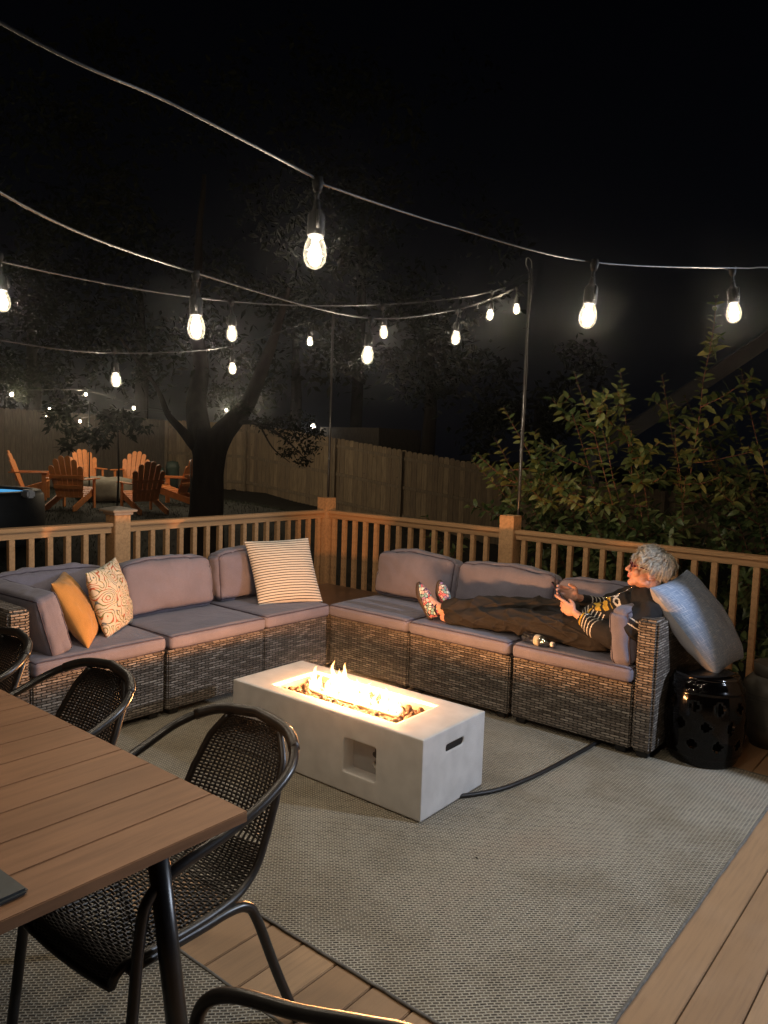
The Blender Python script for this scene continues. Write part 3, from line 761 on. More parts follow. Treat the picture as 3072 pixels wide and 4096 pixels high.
# flames
bm = bmesh.new(); uvl = None
fr = random.Random(11)
hs = [.08, .13, .12, .09, .05, .09, .06, .14, .18, .15, .185, .16, .12, .10, .13, .09, .12, .11, .08, .05, .10, .11, .08, .10, .07, .11, .08]
segs = 10
def tongue(bm, x, y, h, w, sd):
    uvl = bm.loops.layers.uv.verify(); n = 12; rings = []
    for i in range(n+1):
        t = i/n; prof = (math.sin(math.pi*min(1, t*1.0)**.72)**.85)*(1-t*.2)
        if i == n: prof = .02
        if i == 0: prof = .35
        cx_ = x+.022*t*t*noise.noise(V((sd, t*2.2, 0)))*3+.006*math.sin(sd*5+t*5)*t; cy_ = y+.02*t*noise.noise(V((sd, t*2, 7)))*2
        rings.append([bm.verts.new((cx_+math.cos(a)*w*prof*(1+.25*noise.noise(V((sd+3, t*4, a)))), cy_+math.sin(a)*w*.55*prof, .333+h*t)) for a in [2*math.pi*k/segs for k in range(segs)]])
    for i in range(n):
        for k in range(segs):
            f = bm.faces.new((rings[i][k], rings[i][(k+1) % segs], rings[i+1][(k+1) % segs], rings[i+1][k]))
            for l, tt in zip(f.loops, (i/n, i/n, (i+1)/n, (i+1)/n)): l[uvl].uv = (0, tt)
ym = (hy0+hy1)/2
for k, h in enumerate(hs):
    x = hx0+.115+(hx1-hx0-.23)*k/(len(hs)-1)
    for q in range(2):
        tongue(bm, x+fr.uniform(-.012, .012), ym+fr.uniform(-.018, .018), 1.0*h*(1 if q == 0 else fr.uniform(.45, .9)), fr.uniform(.007, .011)+h*.065, k*3.1+q)
for k in range(60):
    x = fr.uniform(hx0+.11, hx1-.11); tongue(bm, x, ym+fr.choice((-1, 1))*fr.uniform(.008, .022), fr.uniform(.018, .05), .004, k*1.7)
fl = obj('gas_flames', bm, 'gas_flame', None, True); fl.matrix_world = PM
tag(fl, 'row of bright white-yellow gas flames rising from the burner of the fire table', 'flame')
FIRE = (1, .43, .15); FW = 14.0
for k, w in enumerate((.7, .9, 1.5, 1.6, 1.3, 1.1, .95, .85, .8)):
    p = PM @ V((hx0+.13+(hx1-hx0-.26)*k/8, ym, .333+.041))
    point('flame_light', p, w*FW, FIRE, .03)
# gas hose
tag(obj('gas_hose', T(spline([(2.99, -2.33, .016), (3.055, -2.262, .016), (3.14, -2.09, .016), (3.185, -1.86, .016), (3.205, -1.65, .016), (3.225, -1.35, .016), (3.25, -1.15, .016), (3.45, -.5, .012), (3.80, -.45, .012)], 10), .0105, seg=12), 'black_rubber', None, True),
    'black rubber gas hose running over the rug from the fire table to the sofa', 'hose')

bm = bmesh.new(); ell(bm, (0, 0, 0), (.006, .003, .0015), sub=2)
q = at(1907, 3432, 1.0)-CAM; q = CAM+q*((.0085-CAM.z)/q.z)
tag(obj('leaf_crumb', bm, 'slot_dark', None, True, q), 'tiny dark crumb lying on the rug in front of the fire table', 'crumb')

# ------------------------------------------------------------------ garden stool
t = thing('garden_stool', 'glossy black pierced ceramic stool beside the right wicker arm', 'stool', (3.715, -1.0, 0.006))
bm = bmesh.new(); seg = 96; rows = 64; Hs = .455
def sr(z):
    q = z/Hs
    return .150+.050*math.sin(math.pi*min(1, max(0, q)))**.55
grid = []
for j in range(rows+1):
    z = Hs*j/rows; r = sr(z)
    if .055 < z < .07 or Hs-.07 < z < Hs-.055: r += .005
    grid.append([bm.verts.new((r*math.cos(a), r*math.sin(a), z)) for a in [2*math.pi*k/seg for k in range(seg)]])
for j in range(rows):
    for k in range(seg):
        z = Hs*(j+.5)/rows; q = (z-.085)/(Hs-.17)
        if 0 < q < 1:
            rowi = int(q*3); v = q*3-rowi-.5; u = ((k+.5)/seg*10+.5*(rowi % 2)) % 1-.5
            if abs(u)/.22+abs(v)/.36 < 1: continue
        bm.faces.new((grid[j][k], grid[j][(k+1) % seg], grid[j+1][(k+1) % seg], grid[j+1][k]))
for v in list(bm.verts):
    if not v.link_faces: bm.verts.remove(v)
bmesh.ops.solidify(bm, geom=list(bm.faces), thickness=.012)
obj('pierced_body', bm, 'black_glaze', t, True)
bm = bmesh.new(); lathe(bm, [(.10, Hs-.012), (.152, Hs-.012), (.158, Hs-.002), (.152, Hs+.008), (.10, Hs+.016), (.001, Hs+.018)], 48); obj('stool_top', bm, 'black_glaze', t, True)
# propane tank behind the stool, shade put into its darkened white
t = thing('propane_tank', 'white gas tank behind the black stool, its white darkened for shade', 'gas tank', (3.93, -.52, 0.0))
bm = bmesh.new(); lathe(bm, [(.10, 0), (.105, .03), (.12, .04), (.150, .09), (.155, .14), (.155, .30), (.148, .35), (.11, .39), (.05, .405), (.001, .406)], 32); obj('tank_body', bm, 'tank_white_shaded', t, True)
bm = bmesh.new(); lathe(bm, [(.098, .385), (.105, .46), (.100, .463), (.092, .39)], 32); obj('collar', bm, 'tank_white_shaded', t, True)
for z, h_ in ((.30, .004), (.28, .004), (.262, .003), (.145, .006), (.13, .003), (.118, .003)):
    tube_pts = [(.1562*math.cos(a), .1562*math.sin(a), z) for a in [math.pi*(1.15+.5*k/12) for k in range(13)]]
    obj('printed_line', T(tube_pts, h_*.5, seg=4, flat=.4), 'ink', t)

# ------------------------------------------------------------------ dining table
t = thing('dining_table', 'slatted wooden dining table with black metal legs', 'dining table', (3.571, -3.991, 0))
bm = bmesh.new(); TZ = .74; TT = .026; WY = 1.0; NS = 14; PT = .128
for k in range(NS):
    box(bm, (-PT*(k+1)+.0025, -WY, TZ-TT), (-PT*k, 0, TZ), bev=.002)
bm.normal_update(); obj('slatted_top', bm, 'table_slat', t)
bm = bmesh.new(); box(bm, (-PT*NS+.02, -WY+.02, TZ-TT-.012), (-.03, -.03, TZ-TT-.001)); obj('under_frame', bm, 'black_metal', t)
for sx in (0, 1):
    for sy in (0, 1):
        x = -.12-sx*(PT*NS-.24); y = -.16-sy*(WY-.32)
        x2 = x+(.065 if sx == 0 else -.065); y2 = y+(.05 if sy == 0 else -.05)
        obj('leg', T([(x, y, TZ-TT-.012), (x2, y2, .008)], .024, seg=16), 'black_metal', t, True)
tag(obj('tablet_case', B((-.13, -.085, 0), (.13, .085, .012), bev=.005), 'dark_slate', None), 'dark slate-coloured tablet lying on the corner of the dining table', 'tablet')
o = bpy.data.objects['tablet_case']; o.location = (3.402, -4.560, .7405); o.rotation_euler = (0, 0, R_(2))

# ------------------------------------------------------------------ woven armchairs
def make_chair(label):
    """local: sitter faces -Y, origin on the floor under the seat centre"""
    t = thing('woven_armchair', label, 'chair', (0, 0, 0), 0, 'black woven armchairs round the dining table')
    # outer frame: front leg - arm - back loop - arm - front leg
    half = [(.235, -.36, 0), (.228, -.325, .30), (.225, -.305, .48), (.230, -.285, .560), (.240, -.22, .602), (.250, -.08, .632), (.254, .05, .672), (.232, .165, .722), (.145, .238, .765), (0, .262, .782)]
    full = half+[(-x, y, z) for x, y, z in half[-2::-1]]
    obj('arm_frame', T(spline(full, 7), .0135, seg=12), 'black_metal', t, True)
    wrap = spline(half, 7)[52:]; 
    wrap = wrap+[V((-p.x, p.y, p.z)) for p in wrap[-2::-1]]
    obj('top_wrap', T(wrap, .0165, seg=12), 'black_rattan', t, True)
    # rear legs with side rails
    for s in (1, -1):
        obj('rear_leg', T(spline([(s*.195, -.30, .392), (s*.198, -.12, .388), (s*.200, -.02, .388), (s*.205, .035, .375), (s*.212, .065, .33), (s*.230, .125, .16), (s*.252, .185, 0)], 7), .0135, seg=12), 'black_metal', t, True)
    # woven shell
    prof = [(.246, .755), (.215, .69), (.170, .60), (.125, .51), (.085, .45), (.02, .412), (-.08, .402), (-.20, .405), (-.30, .412), (-.335, .395), (-.342, .362)]
    wid = [.105, .150, .170, .178, .184, .190, .195, .198, .196, .188, .176]
    P = spline([(0, y, z) for y, z in prof], 12); m_ = len(P)
    Wd = [interp(wid, i/(m_-1)) for i in range(m_)]
    def S(u, k):
        i = min(m_-1, max(0, k)); a = int(i); b = min(m_-1, a+1); f = i-a
        p = P[a].lerp(P[b], f); w = Wd[a]*(1-f)+Wd[b]*f
        dish = (1-u*u)*(.022 if p.z > .5 else .012)
        return V((u*w, p.y+(dish if p.z > .5 else 0), p.z-(0 if p.z > .5 else dish)))
    bm = bmesh.new()
    nw = 104
    for q in range(nw):
        k = (m_-1)*(q+.5)/nw
        pts = []
        for c in range(23):
            u = -1+2*c/22; p = S(u, k); p2 = S(u, k+1); tdir = (p2-p).normalized() if (p2-p).length > 0 else V((0, 0, 1))
            nn = tdir.cross(V((1, 0, 0))).normalized(); pts.append(p+nn*(.0022*(1 if (c+q) % 2 else -1)))
        tube(bm, pts, .0037, 4, cap=False)
    for c in range(20):
        u = -1+2*(c+.5)/20
        tube(bm, [S(u, k) for k in range(0, m_, 2)], .0034, 4, cap=False)
    obj('woven_shell', bm, 'black_rattan', t, True)
    for s in (1, -1):
        obj('shell_edge', T([S(s, k) for k in range(0, m_, 2)], .011, seg=10), 'black_rattan', t, True)
    obj('front_edge', T([S(-1+2*c/10, m_-1) for c in range(11)], .011, seg=8), 'black_rattan', t, True)
    obj('brace', T([(-.226, -.31, .37), (-.19, -.30, .38), (.19, -.30, .38), (.226, -.31, .37)], .009, seg=8), 'black_metal', t, True)
    return t
ch = make_chair('black woven armchair nearest the table corner, seen whole from behind its right side')
CH = [(3.215, -3.90, 3, None), (2.49, -3.94, 1, 'black woven armchair second from the table corner, in front of the left wicker seat'),
      (1.83, -3.96, -3, 'black woven armchair at the picture edge below the left wicker arm'),
      (4.103, -4.497, -86, 'black woven armchair at the table end, only its arm in view')]
for i, (x, y, a, lb) in enumerate(CH):
    o = ch if i == 0 else copy_tree(ch)
    o.location = (x, y, .007 if i < 3 else .002); o.rotation_euler = (0, 0, R_(a))
    if lb: o['label'] = lb

# ------------------------------------------------------------------ string lights
WARM = (1, .83, .62); BW = 11.0
def bulb_meshes():
    g = bmesh.new(); prof = [(.0105, .036), (.016, .030), (.0225, .012), (.0245, -.004), (.0225, -.018), (.016, -.028), (.008, -.033), (.001, -.0345)]
    lathe(g, prof, 20)
    f = bmesh.new(); tube(f, [(0, 0, .018), (0, 0, -.016)], [.004, .0065, .0065, .004], 8)
    s = bmesh.new(); lathe(s, [(.0165, .033), (.0185, .036), (.0185, .075), (.015, .083), (.009, .088), (.007, .10), (.0065, .108), (.001, .109)], 18)
    tube(s, [(.0205, 0, .045), (.0205, 0, .082)], .0035, 6); tube(s, [(-.0205, 0, .045), (-.0205, 0, .082)], .0035, 6)
    tube(s, [(0, 0, .108), (.001, 0, .135)], .0042, 6)
    lathe(s, [(.0075, .125), (.012, .140), (.010, .156), (.001, .157)], 10)
    return g, f, s
G_, F__, S__ = bulb_meshes()
first = None
def string(label, pts, bulbs, r=.0029, power=None):
    t = thing('string_light', label, 'string light', bulbs[0] if bulbs else pts[0])
    o0 = V(t.location)
    obj('cable', T([V(p)-o0 for p in spline(pts, 14)], r, seg=6), 'black_rubber', t, True)
    global first
    for k, b in enumerate(bulbs):
        b = V(b)
        if first is None:
            so = obj('socket', S__, 'socket_black', t, True); gl_ = obj('bulb', G_, 'bulb_glass', so, True); fi = obj('filament', F__, 'filament', so, True)
            first = so; c = so
        else:
            c = first.copy(); COL.objects.link(c); c.parent = t
            for ch_ in first.children:
                q = ch_.copy(); COL.objects.link(q); q.parent = c
        c.location = b-o0; c.rotation_euler = (rnd.uniform(-.08, .08), rnd.uniform(-.08, .08), rnd.uniform(0, 3))
        point('bulb_light', b, (power[k] if power else BW), WARM, .018)
    return t
up = V((0, 0, .150))
b1, b11, b12 = at(1260, 1010, 1.6), at(2352, 1265, 2.15), at(2935, 1252, 2.6)
b0, b12b = V((3.50, -5.15, 2.20)), V((4.27, -1.40, 2.22))
string('string light crossing highest, with the large bulb hanging nearest the camera', [(3.2, -6.4, 2.9), b0+up, at(0, 90, 1.1), at(700, 420, 1.33), at(1262, 712, 1.59), at(1316, 745, 1.62), at(1800, 905, 1.9), b11+up, b12+up, at(3072, 1070, 2.8), b12b+up, (4.75, -.7, 2.75)], [b1, b11, b12, b0])
pr, pl_ = V((1.945, .095, 2.93)), V((-.05, .07, 2.86))
b2, b6, b8, b10 = at(785, 1310, 2.15), at(1470, 1422, 3.1), at(1823, 1353, 4.0), at(2066, 1237, 5.15)
b2b = V((3.62, -4.85, 1.98))
string('string light that hangs lowest in the middle and ends at the right pole', [(4.2, -6.2, 2.4), b2b+up, at(0, 770, 1.3), b2+up, b6+up, b8+up, at(1990, 1185, 4.8), at(2060, 1150, 5.15), pr+V((0, 0, -.05))], [b2, b6, b8, b10, b2b])
b13, b3, b7, b9 = at(10, 1205, 2.5), at(928, 1336, 3.5), at(1535, 1330, 4.3), at(1960, 1260, 5.0)
string('string light running level from the left edge to the top of the right pole', [(2.5, -6.3, 2.4), (2.36, -5.0, 2.20), at(0, 1045, 2.5), at(920, 1205, 3.5), at(1533, 1218, 4.3), at(1963, 1168, 5.0), pr], [b13, b3, b7, b9])
b14, b4, b5 = at(464, 1520, 3.7), at(930, 1475, 4.7), at(1240, 1366, 6.0)
string('lowest string light at left, ending at the corner pole', [(1.45, -5.5, 2.3), (1.46, -4.15, 2.04), at(0, 1360, 3.3), at(468, 1412, 3.7), at(925, 1385, 4.7), at(1215, 1293, 5.6), at(1243, 1285, 6.0), pl_], [b14, b4, b5])
def hook_pole(p, label, extra):
    t = thing('light_pole', label, 'pole', (p.x, p.y, 0))
    z = p.z
    obj('pole_tube', T([(0, 0, -.3), (0, 0, z-.05)], .0115, seg=12), 'pole_metal', t, True)
    obj('hanging_hook', T(spline([(0, 0, z-.06), (-.012, -.01, z+.02), (-.028, -.02, z+.06), (-.010, -.03, z+.098), (.018, -.02, z+.07), (.02, -.01, z+.02)], 6), .003, seg=6), 'pole_metal', t, True)
    obj('clamp', B((-.018, -.03, 1.06), (.018, .0, 1.085)), 'pole_metal', t)
    for zz in (z-.42, z-.98):
        obj('cable_tie', T([(-.03, -.014, zz), (.014, -.014, zz), (.014, .014, zz), (-.014, .014, zz), (-.014, -.014, zz)], .0022, seg=5), 'black_rubber', t)
    if extra:
        obj('loose_cable', T(spline([(.014, -.015, z+.02), (.032, -.016, z-.12), (.018, -.016, z-.4), (.024, -.015, z-.8), (.016, -.015, 1.1)], 8), .0036, seg=6), 'black_rubber', t, True)
    return t
hook_pole(pr, 'thin black pole with a hook, behind the middle railing post', True)
hook_pole(pl_, 'thin black pole rising behind the wooden corner post', True)

# ------------------------------------------------------------------ yard: fences
def fence(name, pts, label, mat, rails_front, top_h, seed, postmat='fence_post_wood'):
    """pts: [(x, y, ztop)], pickets with clipped tops, posts and rails as parts"""
    t = thing(name, label, 'fence', (pts[0][0], pts[0][1], gz(pts[0][0], pts[0][1])))
    o0 = V(t.location); r = random.Random(seed); acc = 0
    for (x0, y0, z0), (x1, y1, z1) in zip(pts, pts[1:]):
        d = V((x1-x0, y1-y0, 0)); Ln = d.length; d.normalize(); nrm = V((-d.y, d.x, 0))
        if nrm.dot(CAM-V((x0, y0, 0))) < 0: nrm = -nrm
        n = max(1, round(Ln/2.45)); 
        for k in range(n):
            a0, a1 = Ln*k/n, Ln*(k+1)/n
            bm = bmesh.new(); uvl = bm.loops.layers.uv.verify(); s = a0
            while s < a1-.01:
                w = min(.139, a1-s)
                zt = z0+(z1-z0)*(s/Ln)+r.uniform(-.012, .012); zb = zt-top_h+r.uniform(-.02, .02); c = .028; off = r.uniform(-.004, .004)
                P = [(0, zb), (w, zb), (w, zt-c*1.3), (w-c, zt), (c, zt), (0, zt-c*1.3)]
                fr_ = [bm.verts.new(V((x0, y0, 0))+d*(s+a)+nrm*(.012+off)+V((0, 0, z))-o0) for a, z in P]
                bk = [bm.verts.new(V((x0, y0, 0))+d*(s+a)-nrm*(.005-off)+V((0, 0, z))-o0) for a, z in P]
                fs = [(bm.faces.new(fr_), P)]
                bm.faces.new(bk[::-1])
                for i in range(6): bm.faces.new((fr_[i], bk[i], bk[(i+1) % 6], fr_[(i+1) % 6]))
                for f, q in fs:
                    for l, (a, z) in zip(f.loops, q): l[uvl].uv = (acc+a+.003, z)
                acc += .145; s += .145
            bmesh.ops.recalc_face_normals(bm, faces=bm.faces)
            pnl = obj('picket_panel', bm, mat, t)
            if rails_front:
                for hz in (.22, .98, 1.75):
                    bm = bmesh.new()
                    A = V((x0, y0, 0))+d*(a0+.03)+nrm*.018-o0; Bq = V((x0, y0, 0))+d*(a1-.03)+nrm*.018-o0
                    za = z0+(z1-z0)*(a0/Ln)-top_h+hz; zb2 = z0+(z1-z0)*(a1/Ln)-top_h+hz
                    vs_ = [bm.verts.new(q+nrm*e+V((0, 0, zz+h))) for q, zz in ((A, za), (Bq, zb2)) for e in (0, .04) for h in (0, .085)]
                    for f in ((0, 1, 3, 2), (4, 6, 7, 5), (0, 4, 5, 1), (2, 3, 7, 6), (1, 5, 7, 3), (0, 2, 6, 4)): bm.faces.new([vs_[i] for i in f])
                    bmesh.ops.recalc_face_normals(bm, faces=bm.faces); obj('rail', bm, postmat, pnl)
                q = V((x0, y0, 0))+d*a0+nrm*.066-o0; zt = z0+(z1-z0)*(a0/Ln)
                bm = B((-.045, -.045, zt-top_h-.1), (.045, .045, zt-.02)); bmesh.ops.transform(bm, matrix=Matrix.Translation(q) @ Matrix.Rotation(math.atan2(d.y, d.x), 4, 'Z'), verts=bm.verts)
                obj('fence_post', bm, postmat, t)
    return t
cr = (-14.9, 8.55, 2.20)
fence('picket_fence', [(-14.2, -9, 2.42), (-14.65, 3.55, 2.26), cr], 'tall weathered grey board fence behind the orange chairs', 'fence_grey', False, 2.02, 5)
fence('picket_fence', [(-14.86, 8.62, 2.20), (-12.75, 9.92, 2.16), (-9.65, 10.47, 1.80), (-7.66, 10.90, 1.53), (-5.15, 11.86, 1.18), (-1.5, 13.2, .8), (3, 14.5, .7)], 'tan board fence with rails and posts running behind the big tree', 'fence_board', True, 2.0, 6)

# ------------------------------------------------------------------ adirondack chairs
def adirondack(label):
    t = thing('adirondack_chair', label, 'garden chair', (0, 0, 0), 0, 'orange adirondack chairs round the covered fire bowl')
    bm = bmesh.new()
    for k in range(6):
        y = -.30+.082*k; z = .375-.028*k
        box(bm, (-.27, -.036, -.011), (.27, .036, .011), Matrix.Translation((0, y, z)) @ Matrix.Rotation(R_(-16), 4, 'X'))
    obj('slatted_seat', bm, 'orange_slat', t)
    bm = bmesh.new(); nS = 6
    for k in range(nS):
        c = k-(nS-1)/2; ht = .80-.032*c*c; an = R_(c*2.6)
        w0, w1 = .038, .050; tb = bmesh.new(); pr_ = []
        for i in range(9):
            a = math.pi*i/8; pr_.append((w1*math.cos(a), ht-.05+.05*math.sin(a)))
        pts = [(-w0, 0), (w0, 0)]+pr_
        fa = [tb.verts.new((x, -.010, z)) for x, z in pts]; bb = [tb.verts.new((x, .010, z)) for x, z in pts]
        tb.faces.new(fa[::-1]); tb.faces.new(bb)
        for i in range(len(pts)): tb.faces.new((fa[i], fa[(i+1) % len(pts)], bb[(i+1) % len(pts)], bb[i]))
        bmesh.ops.recalc_face_normals(tb, faces=tb.faces)
        bmesh.ops.transform(tb, matrix=Matrix.Translation((c*.081, .14, .24)) @ Matrix.Rotation(R_(-20), 4, 'X') @ Matrix.Rotation(an, 4, 'Y'), verts=tb.verts)
        join(bm, tb)
    obj('fan_back', bm, 'orange_slat', t)
    bm = bmesh.new(); box(bm, (-.26, .012, .16), (.26, .036, .225), Matrix.Translation((0, .14, .24)) @ Matrix.Rotation(R_(-20), 4, 'X')); box(bm, (-.31, .012, .36), (.31, .036, .42), Matrix.Translation((0, .14, .24)) @ Matrix.Rotation(R_(-20), 4, 'X')); obj('back_brace', bm, 'orange_slat', t)
    for s in (-1, 1):
        bm = bmesh.new(); x = s*.255
        vs_ = [bm.verts.new((x+e, y, z)) for e in (-.011, .011) for y, z in ((-.33, .25), (-.33, .375), (.14, .235), (.62, .09), (.62, 0), (.50, 0))]
        n = 6
        bm.faces.new(vs_[:n]); bm.faces.new(vs_[n:][::-1])
        for i in range(n): bm.faces.new((vs_[i], vs_[(i+1) % n], vs_[n+(i+1) % n], vs_[n+i]))
        bmesh.ops.recalc_face_normals(bm, faces=bm.faces); obj('side_rail', bm, 'orange_slat', t)
        obj('front_leg', B((s*.285-.012, -.335, 0), (s*.285+.012, -.245, .545)), 'orange_slat', t)
        obj('arm', B((s*.315-.062, -.37, .5455), (s*.315+.062, .36, .567), bev=.008), 'orange_slat', t)
    return t
ad = adirondack('orange adirondack chair facing right beside the hot tub')
bowl = (-9.75, 3.60)
AD = [(-10.55, 2.35, 62, None), (-8.62, 2.22, 148, 'orange adirondack chair seen from behind, nearest the hot tub'),
      (-11.40, 4.05, -28+100, 'orange adirondack chair facing the camera, behind the thin black pole'), (-10.75, 4.80, -0, 'orange adirondack chair facing the camera, right of the covered fire bowl'),
      (-7.90, 3.22, 0, 'orange adirondack chair seen from behind, in the middle of the ring'), (-8.50, 4.40, 0, 'orange adirondack chair in side view beside the big tree trunk')]
for i, (x, y, a, lb) in enumerate(AD):
    o = ad if i == 0 else copy_tree(ad)
    ang = math.atan2(bowl[1]-y, bowl[0]-x)+math.pi/2
    o.location = (x, y, gz(x, y)); o.rotation_euler = (0, 0, ang)
    if lb: o['label'] = lb
bm = bmesh.new(); lathe(bm, [(.62, 0), (.60, .12), (.58, .30), (.52, .40), (.30, .45), (.001, .44)], 40)
for v in bm.verts: v.co += v.co.normalized()*.05*noise.noise(v.co*5)
g0 = gz(*bowl)
tag(obj('covered_fire_bowl', bm, 'tarp', None, True, (bowl[0], bowl[1], g0)), 'round fire bowl under a pale crumpled cover inside the ring of orange chairs', 'fire bowl')
# green bins at the fence
for k, (u, v, d) in enumerate(((632, 1905, 19.5), (690, 1900, 19.8))):
    p = at(u, v, d); z = gz(p.x, p.y); bm = bmesh.new(); h = .62+.2*k
    lathe(bm, [(.14, 0), (.17, h*.8), (.18, h*.82), (.14, h), (.001, h+.03)], 20)
    tag(obj('garden_bin', bm, 'green_bin', None, True, (p.x, p.y, z)), ('short' if k == 0 else 'taller')+' green plastic bin against the fence beside the big tree', 'bin')

# ------------------------------------------------------------------ yard string lights
yb = [at(47, 1577, 12.5), at(198, 1637, 16), at(186, 1669, 17), at(343, 1577, 15.4), at(320, 1685, 16.4), at(487, 1653, 16), at(535, 1632, 14.8), at(680, 1660, 15.4), at(905, 1640, 17.5), at(1010, 1600, 16.5)]
t = thing('yard_string_light', 'string of small warm bulbs hung over the ring of orange chairs', 'string light', yb[3]); o0 = V(t.location)
order = [0, 3, 6, 7, 5, 4, 2, 1]
obj('cable', T([p-o0+V((0, 0, .07)) for p in spline([yb[i] for i in order], 8)], .004, seg=4), 'black_rubber', t)
for k, b in enumerate(yb):
    bm = bmesh.new(); ell(bm, (0, 0, 0), (.028, .028, .036), sub=2); o = obj('bulb', bm, 'small_bulb_glow', t, True); o.location = b-o0
    bm = bmesh.new(); lathe(bm, [(.02, .03), (.02, .08), (.001, .09)], 10); obj('socket', bm, 'black_rubber', o, True)
    point('yard_bulb_light', b-V((0, 0, .06)), 18 if k < 8 else 42, (1, .80, .55), .03)
for u, v0, v1, d, lb in ((357, 1610, 2010, 15.3, 'thin black stake rising among the orange chairs'), (762, 1830, 2012, 13.6, 'thin black stake beside the big tree trunk')):
    a, b = at(u, v1, d), at(u, v0, d); a.z = gz(a.x, a.y)-.05
    tag(obj('garden_stake', T([a, (a.x, a.y, b.z)], .014, seg=8), 'pole_metal', None, True), lb, 'stake')
# neighbour's lamp beyond the fence
nb = at(1252, 1705, 26); t = thing('neighbour_lamp', 'small white wall lamp on a dark shed beyond the right fence', 'lamp', (nb.x, nb.y, gz(nb.x, nb.y)))
zz = nb.z-gz(nb.x, nb.y)
obj('lamp_globe', B((-.07, -.07, zz-.07), (.07, .07, zz+.07), bev=.03), 'small_bulb_glow', t); obj('shed', B((.2, .15, 0), (2.8, 2.4, zz-.02)), 'fence_grey', t)
point('neighbour_light', nb+V((-.1, -.3, 0)), 5, (.9, .95, 1), .05)

# ------------------------------------------------------------------ hot tub
c = V((-5.73, -.87, 0)); zg = gz(c.x, c.y)-.05
t = thing('hot_tub', 'round dark inflatable hot tub with water that itself glows blue', 'hot tub', (c.x, c.y, zg)); hz = .85-zg
bm = bmesh.new(); lathe(bm, [(.90, 0), (.97, .06), (.985, hz*.5), (.97, hz-.05), (.93, hz), (.84, hz+.012), (.79, hz-.02), (.78, hz-.15), (.78, .1)], 64); obj('tub_wall', bm, 'tub_vinyl', t, True)
bm = bmesh.new(); lathe(bm, [(.785, hz-.035), (.001, hz-.034)], 48); obj('water', bm, 'water_glow', t)  # water surface emits, standing in for the lamp below it
bm = bmesh.new(); box(bm, (-.10, -.05, 0), (.10, .05, .10), bev=.02); o = obj('headrest', bm, 'cap_white', t); q = at(112, 1966, 9.6); o.location = V((q.x-c.x, q.y-c.y, hz-.05))

# ------------------------------------------------------------------ trees
def leafcards(bm, c, R, n, size, r, gap=0.0, squash=1.0):
    """leaf-sized folded quads through a lumpy ellipsoid"""
    c = V(c)
    for _ in range(n):
        while True:
            p = V((r.uniform(-1, 1), r.uniform(-1, 1), r.uniform(-1, 1)))
            if p.length < 1: break
        p = p*(.55+.45*r.random()); q = V((p.x*R[0], p.y*R[1], p.z*R[2]))+c
        if gap and noise.noise(q*gap) < -.08: continue
        leaf(bm, q, r.uniform(.7, 1.3)*size, r)
def leaf(bm, p, s, r, d=None, w=.42, droop=.25):
    if d is None:
        d = V((r.uniform(-1, 1), r.uniform(-1, 1), r.uniform(-.9, .5))).normalized()
    n = d.cross(V((r.uniform(-1, 1), r.uniform(-1, 1), r.uniform(-.3, 1)))); 
    if n.length < .1: n = V((1, 0, 0))
    n.normalize(); k = d.cross(n)
    a = bm.verts.new(p); m1 = bm.verts.new(p+d*s*.45+n*s*w*.5); m2 = bm.verts.new(p+d*s*.45-n*s*w*.5); m0 = bm.verts.new(p+d*s*.5-k*s*.07); tip = bm.verts.new(p+d*s-V((0, 0, droop*s*.4)))
    bm.faces.new((a, m1, m0)); bm.faces.new((a, m0, m2)); bm.faces.new((m1, tip, m0)); bm.faces.new((m0, tip, m2))
tr = random.Random(21)
t = thing('yard_tree', 'large dark tree with a forked trunk in front of the board fence', 'tree', (-4.15, 1.8, gz(-4.15, 1.8)-.1)); o0 = V(t.location)
trunk = bmesh.new()
def br(pts, r0, n=6):
    P = spline([at(u, v, d) if d else V(u) for u, v, d in pts], n)
    P = [p+V((noise.noise(p*1.3), noise.noise(p*1.3+V((9, 0, 0))), 0))*r0[0]*.25-o0 for p in P]
    tube(trunk, P, r0, 12)
br([(818, 2260, 11), (822, 2060, 11), (824, 1900, 11), (830, 1790, 11), (838, 1720, 11.0)], [.34, .25, .225, .25, .24])
br([(845, 1830, 11), (878, 1745, 10.95), (935, 1680, 10.9), (1000, 1600, 10.7), (1070, 1430, 10.4), (1160, 1150, 10)], [.17, .175, .14, .11, .08, .03])
br([(815, 1820, 11), (795, 1730, 11), (785, 1620, 11.1), (800, 1480, 11.3), (780, 1200, 11.5), (820, 700, 11.5)], [.17, .17, .15, .12, .08, .03])
br([(810, 1830, 11), (765, 1765, 10.9), (722, 1715, 10.8), (672, 1655, 10.6), (620, 1540, 10.4), (480, 1350, 10)], [.08, .085, .06, .045, .03, .015])
br([(930, 1690, 10.9), (1010, 1690, 10.7), (1080, 1715, 10.5), (1150, 1765, 10.4), (1215, 1830, 10.3)], [.045, .03, .022, .014, .006])
br([(1040, 1700, 10.6), (1090, 1790, 10.5), (1160, 1850, 10.5)], [.014, .01, .004])
obj('trunk', trunk, 'bark', t, True)
bm = bmesh.new()
for u, v, d, R in ((1110, 1700, 10.5, .25), (1180, 1740, 10.4, .25), (1235, 1790, 10.3, .2), (1050, 1690, 10.6, .16), (1150, 1810, 10.5, .14), (1215, 1845, 10.3, .12), (870, 1560, 10.6, .2), (975, 1630, 10.4, .14), (1190, 1690, 10.4, .3), (1260, 1730, 10.3, .16)):
    leafcards(bm, at(u, v, d)-o0, (R*1.2, R*1.2, R*.75), int(R*620), .062, tr)
